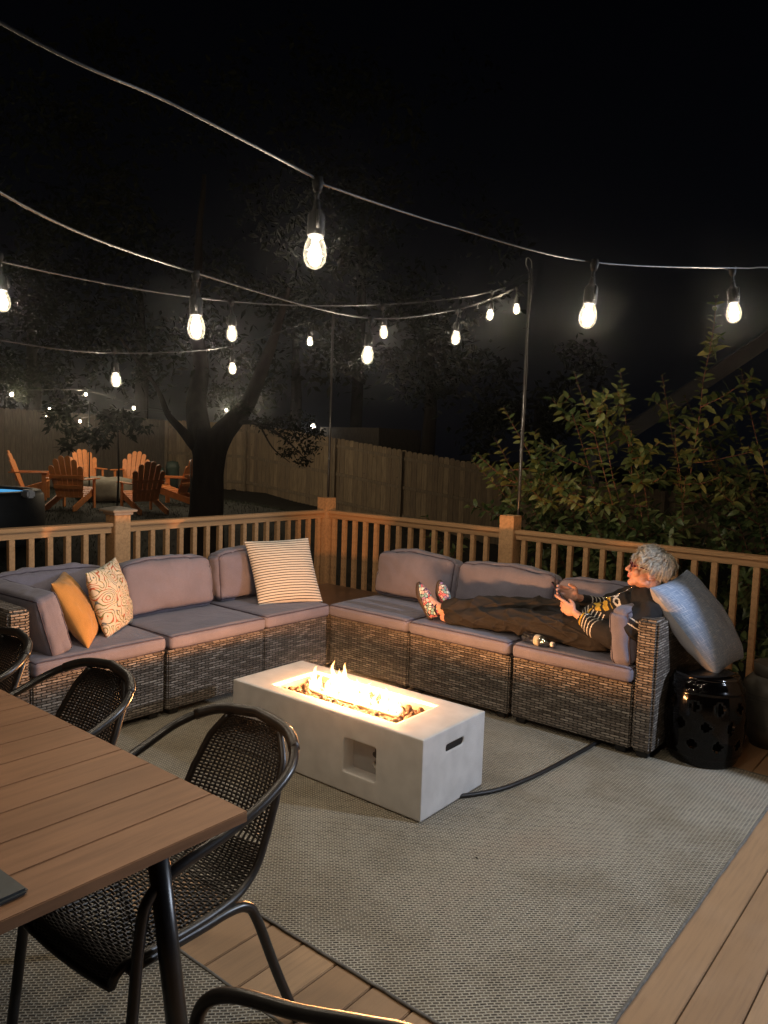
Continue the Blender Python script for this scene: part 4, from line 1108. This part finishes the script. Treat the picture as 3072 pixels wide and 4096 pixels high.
for _ in range(85):
    u = tr.uniform(-60, 1900); v = tr.uniform(120, 1560)
    if u > 1500 and v < 500: continue
    if v > 1500 and u < 700: v -= 200
    d = tr.uniform(9.5, 14); R = tr.uniform(.5, 1.0)
    leafcards(bm, at(u, v, d)-o0, (R, R, R*.7), int(170*R), .14, tr, 1.2)
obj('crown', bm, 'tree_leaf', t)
for i, (u, v, d, R, lb) in enumerate(((120, 1250, 21, 3.2, 'dark leafy tree beyond the grey fence at far left'), (560, 1150, 25, 3.8, 'tall dark tree rising beyond the fence corner'), (1180, 1330, 27, 3.6, 'dark tree beyond the tan fence behind the corner pole'), (1720, 1330, 23, 3.2, 'dark tree beyond the tan fence left of the right pole'), (1450, 700, 30, 5.0, 'tallest dark tree crown against the night sky'), (2150, 1600, 22, 2.2, 'dark tree low behind the bush and right pole'))):
    c = at(u, v, d); g = gz(c.x, c.y)-.2; t = thing('background_tree', lb, 'tree', (c.x, c.y, g)); o1 = V(t.location)
    obj('trunk', T([(0, 0, 0), (.1, .05, (c.z-g)*.6), (0, 0, c.z-g)], [.28, .2, .08], 10), 'bark', t, True)
    bm = bmesh.new()
    for k in range(16):
        q = V((tr.uniform(-1, 1), tr.uniform(-1, 1), tr.uniform(-1, 1))); q = V((q.x*R*.85, q.y*R*.85, q.z*R*.75))
        leafcards(bm, c-o1+q, (R*.42, R*.42, R*.32), 170, .26, tr, .8)
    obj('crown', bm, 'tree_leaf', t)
# lit twigs at far left and a sapling in front of the fence
c = at(75, 1560, 12.6); g = gz(c.x, c.y); t = thing('small_tree', 'small leafy tree lit by the leftmost yard bulb', 'tree', (c.x-1.0, c.y-1.3, g)); o1 = V(t.location)
obj('trunk', T([(0, 0, 0), (0, 0, 1.2), V((.2, .2, 2.2))], [.05, .04, .015], 8), 'bark', t, True)
bm = bmesh.new()
for u, v, d, R in ((75, 1545, 12.7, .25), (40, 1510, 12.6, .3), (105, 1590, 12.5, .16), (10, 1450, 12.7, .5), (180, 1480, 12.8, .5)): leafcards(bm, at(u, v, d)-o1, (R, R, R*.7), int(R*420), .085, tr)
obj('crown', bm, 'tree_leaf', t)
c = at(470, 1680, 13.6); g = gz(c.x, c.y); t = thing('sapling', 'thin sapling with dark leaves among the orange chairs', 'tree', (c.x, c.y, g)); o1 = V(t.location)
obj('trunk', T([(0, 0, 0), (.05, 0, (c.z-g)*.5), (0, 0, c.z-g)], [.022, .016, .01], 8), 'bark', t, True)
bm = bmesh.new()
for _ in range(34):
    u = tr.uniform(205, 590); v = 1695+tr.gauss(0, 34)+(25 if 250 < u < 400 else 0)+max(0, 260-u)*-.3
    R = tr.uniform(.10, .26); leafcards(bm, at(u, v, 13.6+tr.uniform(-.5, .5))-o1, (R, R, R*.6), int(R*130), .15, tr)
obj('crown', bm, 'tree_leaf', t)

# ------------------------------------------------------------------ shrubs beyond the right railing
def shrub(label, base, tips, seed, dens=1.0, leafs=.075, twigs=7):
    r = random.Random(seed); base = V(base); t = thing('shrub', label, 'bush', base); st = bmesh.new(); lf = bmesh.new()
    def stem(a, b, r0, lvl, bow):
        a, b = V(a), V(b); mid = a.lerp(b, .5)+bow; P = spline([a, mid, b], 9)
        P = [p+V((noise.noise(p*3), noise.noise(p*3+V((5, 0, 0))), noise.noise(p*3+V((0, 5, 0)))))*.02 for p in P]
        tube(st, [p-base for p in P], [r0, r0*.6, .0016], 5)
        Ls = sum((P[i+1]-P[i]).length for i in range(len(P)-1)); n = int(Ls/.043*dens); ph = r.uniform(0, 6)
        for k in range(n):
            f = (k+.5)/n
            if lvl == 0 and f < .36: continue
            x = f*(len(P)-1); i = min(int(x), len(P)-2); p = P[i].lerp(P[i+1], x-i); d = (P[i+1]-P[i]).normalized()
            ph += math.pi+.35; s1 = d.cross(V((0, 0, 1))); s1 = s1.normalized() if s1.length > .1 else V((1, 0, 0)); s2 = d.cross(s1)
            for sgn in (0, math.pi):
                o_ = s1*math.cos(ph/2+sgn)+s2*math.sin(ph/2+sgn)
                dd = (o_*1.0+d*.45+V((r.uniform(-.2, .2), r.uniform(-.2, .2), .15))).normalized()
                sz = leafs*(1.12-.42*f**4)*r.uniform(.75, 1.2)
                bigleaf(lf, p-base, dd, sz, r)
        if lvl < 2:
            for k in range(twigs if lvl == 0 else 2):
                f = r.uniform(.35, .92); x = f*(len(P)-1); i = int(x); p = P[i]; ln = (b-a).length*r.uniform(.12, .28)*(1.2-f*.6)*(1 if lvl == 0 else 1.3)
                a_ = r.uniform(0, 6.3); dd = V((math.cos(a_), math.sin(a_), r.uniform(.1, .9))).normalized()
                q = p+dd*ln
                if q.y < .09: q.y = .09+r.random()*.1
                stem(p, q, r0*.5, lvl+1, V((0, 0, -.02)))
    for tp in tips:
        tp = V(tp); bs = base+V((r.uniform(-.25, .25), r.uniform(-.2, .2), 0)); bow = V((0, r.uniform(-.1, .1), -.05+.22*min(1, abs(tp.x-base.x)*.3)))
        stem(bs, tp, .011, 0, bow)
    obj('stems', st, 'shrub_stem', t, True); obj('foliage', lf, 'shrub_leaf', t, True)
    return t
def bigleaf(bm, p, d, s, r):
    w = d.cross(V((0, 0, 1)))
    if w.length < .05: w = V((1, 0, 0))
    w.normalize(); n = w.cross(d).normalized(); w = (w+n*r.uniform(-1.3, 1.3)).normalized(); n = w.cross(d).normalized()*(1 if w.cross(d).z > 0 else -1)
    W = .23; cols = []
    for t_, ww in ((0, .02), (.22, .8), (.5, 1), (.78, .62), (1, .03)):
        c = p+d*s*t_-n*s*(.42*t_*t_)*.8
        cols.append((bm.verts.new(c+w*s*W*ww+n*s*.05*ww), bm.verts.new(c), bm.verts.new(c-w*s*W*ww+n*s*.05*ww)))
    for A, C in zip(cols, cols[1:]):
        bm.faces.new((A[0], A[1], C[1], C[0])); bm.faces.new((A[1], A[2], C[2], C[1]))
def clampy(p, m=.12):
    return V((p.x, max(p.y, m), p.z))
tipsA = [at(2868, 1185, 5.75), at(2480, 1475, 5.9), at(2300, 1485, 6.0), at(2285, 1650, 6.1), at(2010, 1628, 6.1), at(1975, 1745, 6.4), at(1885, 1835, 6.6), at(2150, 1800, 6.2), at(2650, 1500, 6.0), at(2400, 1700, 5.9), at(2560, 1800, 5.75), at(2220, 1900, 5.9), at(2070, 1960, 6.3), at(2420, 1900, 5.7), at(2700, 1700, 5.8), at(2130, 2040, 6.0), at(2350, 2030, 5.7), at(2560, 2010, 5.6), at(2740, 1900, 5.7), at(1960, 2010, 6.6),at(2480, 2090, 5.6), at(2290, 2110, 5.7)]
shrub('tall leafy shrub with long arching shoots behind the right railing', (3.0, 1.15, gz(3, 1.15)), [clampy(p) for p in tipsA], 31, 1.0, .088, 9)
tipsB = [at(2960, 1475, 6.0), at(3050, 1560, 6.3), at(2800, 1640, 6.4), at(2960, 1750, 6.0), at(3100, 1800, 6.0), at(2860, 1850, 5.9), at(3000, 1950, 5.7), at(3100, 2080, 5.5), at(2850, 2080, 5.5), at(3180, 1650, 6.4), at(2740, 1580, 6.6)]
shrub('darker dense shrub at the right edge behind the railing', (3.95, 1.5, gz(4, 1.5)), [clampy(p) for p in tipsB], 37, .95, .082, 9)
twg = [at(1712, 2140, 7.2), at(1760, 2200, 7.2), at(2200, 2190, 6.2), at(1700, 2060, 7.5), at(2160, 2260, 6.0), at(2215, 2330, 5.9)]
shrub('low leafy sprigs showing between the balusters of the right railing', (2.1, .9, gz(2.1, .9)), [clampy(p, .14) for p in twg], 41, .8, .085, 2)

# slanting beam behind the shrub
a, b = at(2250, 1905, 9), at(3320, 1188, 9); d = b-a
a0 = a+d*.12
bm = bmesh.new(); box(bm, (0, -.05, -.085), (.95*d.length, .05, .085)); q = d.to_track_quat('X', 'Z')
bmesh.ops.transform(bm, matrix=Matrix.Translation(a0) @ q.to_matrix().to_4x4(), verts=bm.verts)
box(bm, (a0.x-.05, a0.y-.05, gz(a0.x, a0.y)-.1), (a0.x+.05, a0.y+.05, a0.z))
tag(obj('slanting_beam', bm, 'grey_beam'), 'grey slanting beam rising to the right behind the tall shrub', 'beam')

# ------------------------------------------------------------------ house corner and porch lantern (outside the frame, they light and shade the deck)
t = thing('house', 'pale sided corner of the house beside the deck', 'house', (7, 1, -1))
bm = bmesh.new(); box(bm, (-2.3, -2.18, 0), (4, 4, 4.4)); obj('wall', bm, 'house_siding', t)
t = thing('porch_lantern', 'black wall lantern on the house corner', 'lantern', (5.75, -1.18, 2.0))
bm = bmesh.new(); box(bm, (-.06, -.03, -.10), (.06, -.001, .10)); box(bm, (-.07, -.20, .13), (.07, -.031, .15)); box(bm, (-.07, -.20, -.15), (.07, -.031, -.14)); obj('bracket', bm, 'black_metal', t)
bm = bmesh.new(); box(bm, (-.06, -.19, -.139), (.06, -.04, .129)); obj('lantern_pane', bm, 'lantern_glass', t)
point('porch_light', (5.75, -1.30, 2.0), 330, (.76, .85, 1), .05)

# ------------------------------------------------------------------ person
PE = thing('person', 'silver-haired person in a black and gold sweatshirt reclining on the sofa with a phone', 'person', (3.1, -1.0, .47)); PO = V(PE.location)
def rel(bm):
    bmesh.ops.translate(bm, vec=-PO, verts=bm.verts); return bm
def rel_me(me):
    me.transform(Matrix.Translation(-PO)); return me
HC = V((3.372, -.992, .958))
HM = Matrix.Translation(HC) @ Matrix.Rotation(R_(118), 4, 'Z') @ Matrix.Rotation(R_(13), 4, 'X')
body = bmesh.new()
hd = bmesh.new()
ell(hd, (0, -.012, .028), (.073, .094, .084), sub=4)
ell(hd, (0, .028, -.032), (.057, .062, .074)); ell(hd, (0, .070, -.090), (.027, .021, .019)); ell(hd, (0, .05, -.075), (.042, .035, .025))
for s in (-1, 1):
    ell(hd, (s*.045, .012, -.066), (.020, .034, .024)); ell(hd, (s*.034, .064, -.028), (.026, .022, .024)); ell(hd, (s*.032, .078, .020), (.026, .014, .010))
    ell(hd, (s*.012, .100, -.030), (.009, .010, .008), sub=2)
    ell(hd, (s*.030, .074, -.001), (.014, .011, .010), sub=2)
    Me = Matrix.Rotation(s*R_(-18), 3, 'Z')
    tube(hd, [V((s*(.074+.010*math.sin(a)), -.010-.017*math.cos(a)*1.0, -.012+.030*math.sin(a*1.0))) for a in [2*math.pi*k/14 for k in range(14)]], .0052, 8, closed=True)
    ell(hd, (s*.075, -.006, -.013), (.006, .013, .022), sub=2); ell(hd, (s*.079, -.002, -.038), (.006, .009, .009), sub=2)
ell(hd, (0, .080, .030), (.046, .014, .022)); limb(hd, [(0, .088, .012), (0, .104, -.012), (0, .112, -.026)], [.008, .009, .0115])
ell(hd, (0, .086, -.050), (.024, .016, .014)); limb(hd, [(-.021, .089, -.056), (0, .098, -.054), (.021, .089, -.056)], [.003, .0045, .003]); limb(hd, [(-.019, .088, -.063), (0, .096, -.064), (.019, .088, -.063)], [.003, .0048, .003])
limb(hd, [(0, -.020, -.05), (0, -.032, -.10), (0, -.030, -.17)], [.056, .053, .060])
bmesh.ops.transform(hd, matrix=HM, verts=hd.verts); join(body, hd)
# trunk and limbs under the clothes (one continuous body)
limb(body, [(3.14, -1.0, .585), (3.26, -1.0, .67), (3.36, -.98, .75), (3.385, -.985, .83)], [.11, .105, .10, .055])
limb(body, [(3.42, -1.11, .765), (3.29, -.83, .785)], [.05, .05])
limb(body, [(3.42, -1.12, .765), (3.295, -1.19, .62), (3.07, -1.145, .665)], [.045, .04, .027])
limb(body, [(3.28, -.82, .785), (3.06, -.82, .685), (2.985, -.965, .735)], [.045, .04, .026])
limb(body, [(3.14, -1.06, .56), (2.88, -1.09, .585), (2.62, -1.10, .575), (2.38, -1.115, .545), (2.21, -1.135, .513), (2.135, -1.125, .512)], [.08, .07, .05, .048, .036, .034])
limb(body, [(3.12, -.92, .57), (2.85, -.95, .615), (2.60, -.985, .612), (2.38, -1.06, .60), (2.19, -1.12, .577), (2.105, -1.13, .556)], [.08, .07, .05, .046, .034, .034])
limb(body, [(2.135, -1.125, .512), (2.08, -1.05, .55), (2.03, -1.02, .64)], [.033, .03, .022]); limb(body, [(2.105, -1.13, .556), (2.03, -1.145, .60), (1.97, -1.145, .67)], [.033, .03, .02])
def hand(bm, wrist, c, d, w, n, fingers, thumb, sc=1.0):
    """palm centre c, finger direction d, across-palm w (towards the thumb), n the side the fingers curl to"""
    wrist, c, d, w, n = V(wrist), V(c), V(d).normalized(), V(w), V(n)
    w = (w-d*w.dot(d)).normalized(); n = (n-d*n.dot(d)-w*n.dot(w)).normalized()
    Mx = Matrix((d, w, n)).transposed()
    ell(bm, c, (.047*sc, .039*sc, .0135*sc), Mx); ell(bm, c-d*.018*sc+n*.004, (.030*sc, .032*sc, .014*sc), Mx); ell(bm, c+d*.03*sc, (.018*sc, .038*sc, .011*sc), Mx)
    limb(bm, [wrist, c-d*.035*sc], [.026*sc, .020*sc])
    for k, (ln, bend, spread) in enumerate(fingers):
        off = (.030, .010, -.010, -.028)[k]; r0 = (.0085, .0088, .0083, .0072)[k]*sc
        p = c+d*(.040-(.006 if k == 3 else 0))*sc+w*off*sc; P = [p-d*.012]; a = 0
        for seg_, f in zip((.45, .31, .24), bend):
            a += R_(f); dd = (d*math.cos(a)+n*math.sin(a)+w*spread).normalized(); p = p+dd*ln*seg_; P.append(p)
        limb(bm, P, [r0*1.08, r0, r0*.95, r0*.82], 4)
    P = [c+w*.022*sc-d*.022*sc]
    for v in thumb: P.append(P[-1]+(d*v[0]+w*v[1]+n*v[2])*sc)
    limb(bm, P, [.015*sc, .0115*sc, .0100*sc, .0085*sc], 4)
# left (near) hand holding the phone from below, index finger pointing out to the left
hand(body, (3.07, -1.145, .665), (2.985, -1.140, .700), (-.93, .10, .30), (.25, .05, .95), (.1, 1, .05),
     [(.074, (-4, 10, 8), .05), (.074, (34, 46, 34), 0), (.070, (40, 50, 36), 0), (.056, (44, 52, 36), -.03)], [(.014, .016, .012), (.026, .006, .012), (.020, -.002, .010)], .94)
# right (far) hand supporting from behind
hand(body, (2.985, -.965, .735), (2.935, -1.015, .758), (-.84, -.36, .30), (.35, .1, .93), (.1, -1, .05),
     [(.072, (18, 30, 24), .02), (.076, (24, 34, 26), 0), (.072, (30, 38, 30), 0), (.058, (34, 42, 32), -.03)], [(.012, .024, -.004), (.024, .010, .008), (.018, .004, .012)], .97)
me = rel_me(fuse(body, .0033, 3, .5))
pb = obj('body', me, ['skin', 'lip'], PE, True)
Hi = (Matrix.Translation(-PO) @ HM).inverted()
for p in me.polygons:
    q = Hi @ p.center
    if abs(q.x) < .024 and q.y > .088 and -.070 < q.z < -.050: p.material_index = 1
# eyes
for s in (-1, 1):
    bm = bmesh.new(); ell(bm, (s*.030, .080, .002), (.011, .008, .006), sub=2); bmesh.ops.transform(bm, matrix=HM, verts=bm.verts); obj('eye', rel(bm), 'eye_dark', PE, True)
# hair: base cap and combed locks
hb = bmesh.new(); hr_ = random.Random(5)
ell(hb, (0, -.016, .036), (.080, .096, .086), sub=4)
for v in hb.verts:
    q = v.co
    v.co = v.co*(1+.035*noise.noise(q*30))
def on_scalp(q):
    if q.y > .045: return q.z > .062-.1*(q.y-.09)*0
    if q.y > -.002: return q.z > .028
    if q.y > -.035: return q.z > .022
    if q.y > -.05: return q.z > -.02
    return q.z > -.062
rem = [f for f in hb.faces if not on_scalp(f.calc_center_median())]
bmesh.ops.delete(hb, geom=rem, context='FACES')
for _ in range(2600):
    a = hr_.uniform(0, 2*math.pi); z = hr_.uniform(-.75, 1); r = math.sqrt(max(0, 1-z*z))
    q = V((.080*r*math.cos(a), -.016+.096*r*math.sin(a), .036+.086*z))
    if not on_scalp(q): continue
    n = V((q.x/.080**2, (q.y+.016)/.096**2, (q.z-.036)/.086**2)).normalized()
    crown = V((.01, -.055, .112)); g = (q-crown); g = (g-n*g.dot(n))
    flow = g.normalized() if g.length > 1e-4 else V((0, 1, 0))
    if q.y > 0 and q.z > .05: flow = (flow+V((-.7, .2, 0))).normalized()
    ln = hr_.uniform(.045, .075) if q.z > .02 else hr_.uniform(.016, .028); lift = hr_.uniform(.004, .014) if q.z > .04 else .003
    cl = V((noise.noise(q*28), noise.noise(q*28+V((7, 0, 0))), noise.noise(q*28+V((0, 7, 0))))); sw = cl*.42+V((hr_.uniform(-1, 1), hr_.uniform(-1, 1), hr_.uniform(-1, 1)))*.10
    P = [q, q+flow*ln*.35+n*lift, q+(flow+sw).normalized()*ln*.75+n*lift*1.1, q+(flow+sw*1.5).normalized()*ln+n*lift*.4-V((0, 0, .004))]
    tube(hb, spline(P, 3), [.0021, .0029, .0022, .0004], 4, cap=False, flat=.5)
bmesh.ops.transform(hb, matrix=HM, verts=hb.verts); obj('hair', rel(hb), 'hair_silver', PE, True)
# glasses
bm = bmesh.new()
for s in (-1, 1):
    tube(bm, [V((s*(.033+.026*math.cos(a)), .104-.006*abs(math.cos(a)), .003+.021*math.sin(a))) for a in [2*math.pi*k/18 for k in range(18)]], .0030, 6, closed=True)
    tube(bm, [(s*.058, .098, .010), (s*.077, .06, .010), (s*.082, .0, .006), (s*.080, -.012, -.004)], .0028, 6)
tube(bm, [(-.009, .106, .006), (.009, .106, .006)], .0026, 6)
bmesh.ops.transform(bm, matrix=HM, verts=bm.verts); gls = obj('glasses', rel(bm), 'glasses_frame', PE, True)
for s in (-1, 1):
    bm = bmesh.new(); ell(bm, (s*.033, .102, .003), (.024, .0022, .019), sub=2); bmesh.ops.transform(bm, matrix=HM, verts=bm.verts); obj('lens', rel(bm), 'lens', gls, True)
# sweatshirt
sw = bmesh.new()
limb(sw, [(3.12, -1.02, .600), (3.24, -1.01, .655), (3.34, -.99, .715), (3.39, -.985, .775)], [.138, .145, .138, .085])
ell(sw, (3.17, -1.02, .60), (.15, .155, .125)); limb(sw, [(3.425, -1.10, .765), (3.36, -.97, .795), (3.285, -.83, .785)], [.078, .085, .075])
limb(sw, [(3.43, -1.12, .760), (3.375, -1.185, .68), (3.295, -1.20, .618), (3.19, -1.185, .625), (3.075, -1.148, .662)], [.075, .070, .062, .055, .036])
limb(sw, [(3.28, -.82, .785), (3.17, -.80, .735), (3.06, -.82, .688), (3.01, -.92, .715), (2.992, -.955, .730)], [.075, .068, .058, .046, .036])
ell(sw, (3.30, -1.12, .60), (.12, .10, .10))
me = fuse(sw, .0045, 5, .5)
VN = [(v.co.copy(), v.normal.copy()) for v in me.vertices]
for v, (p, n) in zip(me.vertices, VN):
    k = (1-abs(noise.noise(V((p.x*7+p.z*6, p.y*5, p.z*3-p.x*3)))*2.2))
    v.co = p+n*(.013*max(-.6, k)-.006+.005*noise.noise(p*16))
ew, ww_ = V((3.295, -1.20, .618)), V((3.075, -1.148, .662)); ex, wx = V((3.05, -.83, .69)), V((2.992, -.955, .730))
ax = V((.73, .03, .68)).normalized(); fn = V((-.68, -.25, .70)).normalized(); hip = V((3.10, -1.0, .60))
me.materials.clear()
so = obj('sweatshirt', rel_me(me), ['black_sweat', 'white_knit', 'gold_print'], PE, True)
for p in me.polygons:
    c = p.center+PO; n = p.normal; mi = 0
    for A, Bq, far in ((ew, ww_, False), (ex, wx, True)):
        dv = (Bq-A); L_ = dv.length; dv = dv.normalized(); s = (Bq-c).dot(dv); off = (c-(Bq-dv*s)).length
        if -.05 < s < .145 and off < .075 and c.x < 3.26:
            if .000 < s < .013 and not far: mi = 2
            for q in (.026, .052, .078, .104):
                if q < s < q+.0065: mi = 1
    if mi == 0 and n.dot(fn) > .15 and (c-ew).dot(V((1, 0, 0))) < .2 and c.y > -1.17:
        a = (c-hip).dot(ax); b = c.y
        if .085 < a < .190 and -1.13+.25*abs(a-.14) < b < -.93+.2*(a-.14):
            st = math.sin((a*1.0+.45*(b+1.05)+.010*math.sin(b*60))*150)
            mi = 2 if st > -.45 else 0
            if abs(a-.135) < .004: mi = 0
        if .200 < a < .238 and -1.11 < b < -.90:
            ph = ((b+1.11)/.052) % 1; rr_ = math.hypot((ph-.5)*.9, (a-.219)/.038)
            if .24 < rr_ < .46 or (ph > .86 and False): mi = 1
        if c.y < -1.06 and (.055 < a < .061 or .032 < a < .038 or .010 < a < .016): mi = 1
    if mi == 0 and n.y < -.3 and c.x > 3.27 and c.z < .80:
        a = (c-V((3.43, -1.12, .76))).dot(V((-.35, -.2, -.75)).normalized())
        if .070 < a < .076 or .100 < a < .106: mi = 1
    p.material_index = mi
# ribbed collar + bead necklace
obj('collar', rel(T([V((3.378+.062*math.cos(a), -.985+.062*math.sin(a), .846-.028*math.cos(a)*-1)) for a in [2*math.pi*k/24 for k in range(24)]], .012, seg=8, closed=True)), 'black_sweat', PE, True)
bm = bmesh.new()
for k in range(26):
    f = k/25; p = V((3.318, -1.035, .862)).lerp(V((3.165, -1.075, .775)), f)+V((0, -.01*math.sin(f*3), -.012*math.sin(f*math.pi)+.010))
    ell(bm, p, .0030, sub=1)
obj('bead_necklace', rel(bm), 'silver_bead', PE, True)
# trousers
tw = bmesh.new()
ell(tw, (3.12, -1.0, .575), (.15, .15, .105))
limb(tw, [(3.13, -1.07, .56), (2.88, -1.10, .58), (2.62, -1.11, .565), (2.40, -1.125, .545), (2.205, -1.135, .520)], [.10, .088, .070, .066, .055])
limb(tw, [(3.10, -.91, .575), (2.85, -.94, .62), (2.60, -.975, .615), (2.38, -1.055, .605), (2.165, -1.125, .582)], [.10, .092, .072, .064, .054])
me = fuse(tw, .0045, 4, .5)
VN = [(v.co.copy(), v.normal.copy()) for v in me.vertices]
for v, (p, n) in zip(me.vertices, VN):
    k = 1-abs(noise.noise(V((p.x*7.5-p.z*12, p.y*7, p.z*8+p.x*3)))*2.6); k2 = 1-abs(noise.noise(V((p.x*5+p.z*16+3, p.y*10, p.z*5)))*2.8)
    v.co = p+n*(.013*max(-.4, k)**2*(1 if k > 0 else -1)+.010*max(0, k2)**3-.006+.003*noise.noise(p*22)); v.co.z = max(v.co.z, .468) if p.x < 3.2 else v.co.z
obj('trousers', rel_me(me), 'brown_trouser', PE, True)
# shoes
def shoe(heel, toe, side, s=1.0):
    heel, toe = V(heel), V(toe); y = (toe-heel).normalized(); up_ = V(side); up_ = (up_-y*up_.dot(y)).normalized(); x = y.cross(up_)
    Mx = Matrix.Translation(heel) @ Matrix((x, y, up_)).transposed().to_4x4()
    sh = thing_part = empty('shoe'); sh.parent = PE
    u = bmesh.new(); 
    limb(u, [(0, .030, .030), (0, .09, .034), (.004, .16, .028), (.004, .212, .020)], [.034, .036, .039, .024]); ell(u, (0, .025, .052), (.030, .032, .036)); limb(u, [(0, .03, .06), (0, .085, .052)], [.033, .030])
    me = fuse(u, .0035, 4, .5); me.transform(Mx); obj('shoe_upper', rel_me(me), 'floral_knit', sh, True)
    q = bmesh.new(); seg_ = 28; rings = []
    for z, k in ((-.012, .97), (-.006, 1.03), (.010, 1.03), (.014, .98)):
        ring = []
        for i in range(seg_):
            a = 2*math.pi*i/seg_; yy = .120+.126*math.sin(a); wd = .030+.012*max(0, min(1, (yy-.06)/.10)); 
            ring.append(q.verts.new((.003+wd*math.cos(a)*k*(1 if abs(math.sin(a)) < .9 else .95), .120+(yy-.120)*k, z+max(0, yy-.18)*.22)))
        rings.append(ring)
    for A, C in zip(rings, rings[1:]):
        for k in range(seg_): q.faces.new((A[k], A[(k+1) % seg_], C[(k+1) % seg_], C[k]))
    q.faces.new(rings[0][::-1]); q.faces.new(rings[-1]); bmesh.ops.recalc_face_normals(q, faces=q.faces); bmesh.ops.transform(q, matrix=Mx, verts=q.verts); obj('sole', rel(q), 'sole_brown', sh, True)
    q = bmesh.new(); tube(q, [V((.033*math.cos(a), .030+.036*math.sin(a), .082+.010*math.sin(a))) for a in [2*math.pi*k/20 for k in range(20)]], .0042, 6, closed=True); bmesh.ops.transform(q, matrix=Mx, verts=q.verts); obj('collar_binding', rel(q), 'black_sweat', sh, True)
shoe((2.040, -1.150, .487), (1.915, -1.150, .700), (.8, 0, .5))
shoe((2.095, -1.045, .487), (2.005, -1.030, .705), (.85, -.3, .4))
ph_ = V((2.849, -1.075, .806)); pe_ = V((2.932, -1.095, .722))
tag(obj('mobile_phone', bmesh.new(), 'phone_black'), 'dark phone in a glittery case held in both hands of the reclining person', 'phone')
o = bpy.data.objects['mobile_phone']; bm = B((-.075, -.0045, -.036), (.075, .0045, .036), bev=.003); bm.to_mesh(o.data); bm.free()
d = (ph_-pe_).normalized(); yv = V((.55, .35, .75)); yv = (yv-d*yv.dot(d)).normalized(); xv = V((0, 0, 0))
o.matrix_world = Matrix.Translation((ph_+pe_)/2+V((0, .028, .004))) @ Matrix((d, yv, d.cross(yv))).transposed().to_4x4()
obj('phone_case', B((-.077, -.0075, -.038), (.077, -.0046, .038), bev=.001), 'glasses_frame', o)
# water bottle
t = thing('water_bottle', 'clear plastic water bottle lying on the seat cushion beside the trousers', 'bottle', (2.735, -1.185, .508))
d = V((.215, -.040, -.004)).normalized(); t.rotation_mode = 'QUATERNION'; t.rotation_quaternion = d.to_track_quat('Z', 'Y')
bm = bmesh.new(); prof = [(.001, .004), (.022, .0), (.030, .006)]
for k in range(12): prof += [(.0315, .014+k*.0095), (.0300, .0187+k*.0095)]
prof += [(.0315, .135), (.031, .150), (.022, .178), (.0135, .190), (.0125, .197)]
lathe(bm, prof, 28); obj('bottle_body', bm, 'clear_plastic', t, True)
bm = bmesh.new(); lathe(bm, [(.0322, .092), (.0324, .094), (.0324, .122), (.0322, .124)], 28); me_ = obj('label', bm, 'paper_label', t, True)
bm = bmesh.new(); lathe(bm, [(.0142, .198), (.0148, .200), (.0148, .214), (.013, .216), (.001, .2165)], 20); obj('cap', bm, 'cap_white', t, True)

# ------------------------------------------------------------------ air, world, render
bm = bmesh.new(); box(bm, (-126, -120, -2.1), (118, 124, 20))  # scattering volume added so the bulbs get a lens-like halo
m, nt, out = nodes_of('halo_haze')
v = N(nt, 'ShaderNodeVolumePrincipled'); v.inputs['Density'].default_value = .0019; v.inputs['Color'].default_value = (.92, .95, 1, 1); v.inputs['Anisotropy'].default_value = .965
L(nt, v.outputs[0], out.inputs['Volume'])
tag(obj('haze', bm, 'halo_haze'), 'thin haze added to imitate the lens glow round the bulbs', 'haze', None, 'stuff')
w = bpy.data.worlds.new('World'); scn.world = w; w.use_nodes = True; nt = w.node_tree; nt.nodes.clear()
bg = nt.nodes.new('ShaderNodeBackground'); ow = nt.nodes.new('ShaderNodeOutputWorld')
tc = nt.nodes.new('ShaderNodeTexCoord'); sp = nt.nodes.new('ShaderNodeSeparateXYZ'); nt.links.new(tc.outputs['Generated'], sp.inputs[0])
r = ramp(nt, sp.outputs[2], [(0, (.0012, .0015, .0024)), (.5, (.0003, .0004, .0009)), (1, (.0002, .0003, .0006))])
nt.links.new(r.outputs[0], bg.inputs[0]); bg.inputs[1].default_value = 1.0; nt.links.new(bg.outputs[0], ow.inputs[0])
scn.render.engine = 'CYCLES'; cy = scn.cycles
cy.use_denoising = True
try: cy.denoiser = 'OPENIMAGEDENOISE'
except Exception: pass
cy.max_bounces = 6; cy.diffuse_bounces = 3; cy.glossy_bounces = 3; cy.transparent_max_bounces = 24; cy.volume_bounces = 0
cy.sample_clamp_indirect = 4; cy.sample_clamp_direct = 0; cy.caustics_reflective = False; cy.caustics_refractive = False
cy.use_light_tree = True; cy.light_sampling_threshold = .002
scn.view_settings.view_transform = 'Standard'; scn.view_settings.look = 'None'; scn.view_settings.gamma = 1; scn.view_settings.exposure = 0
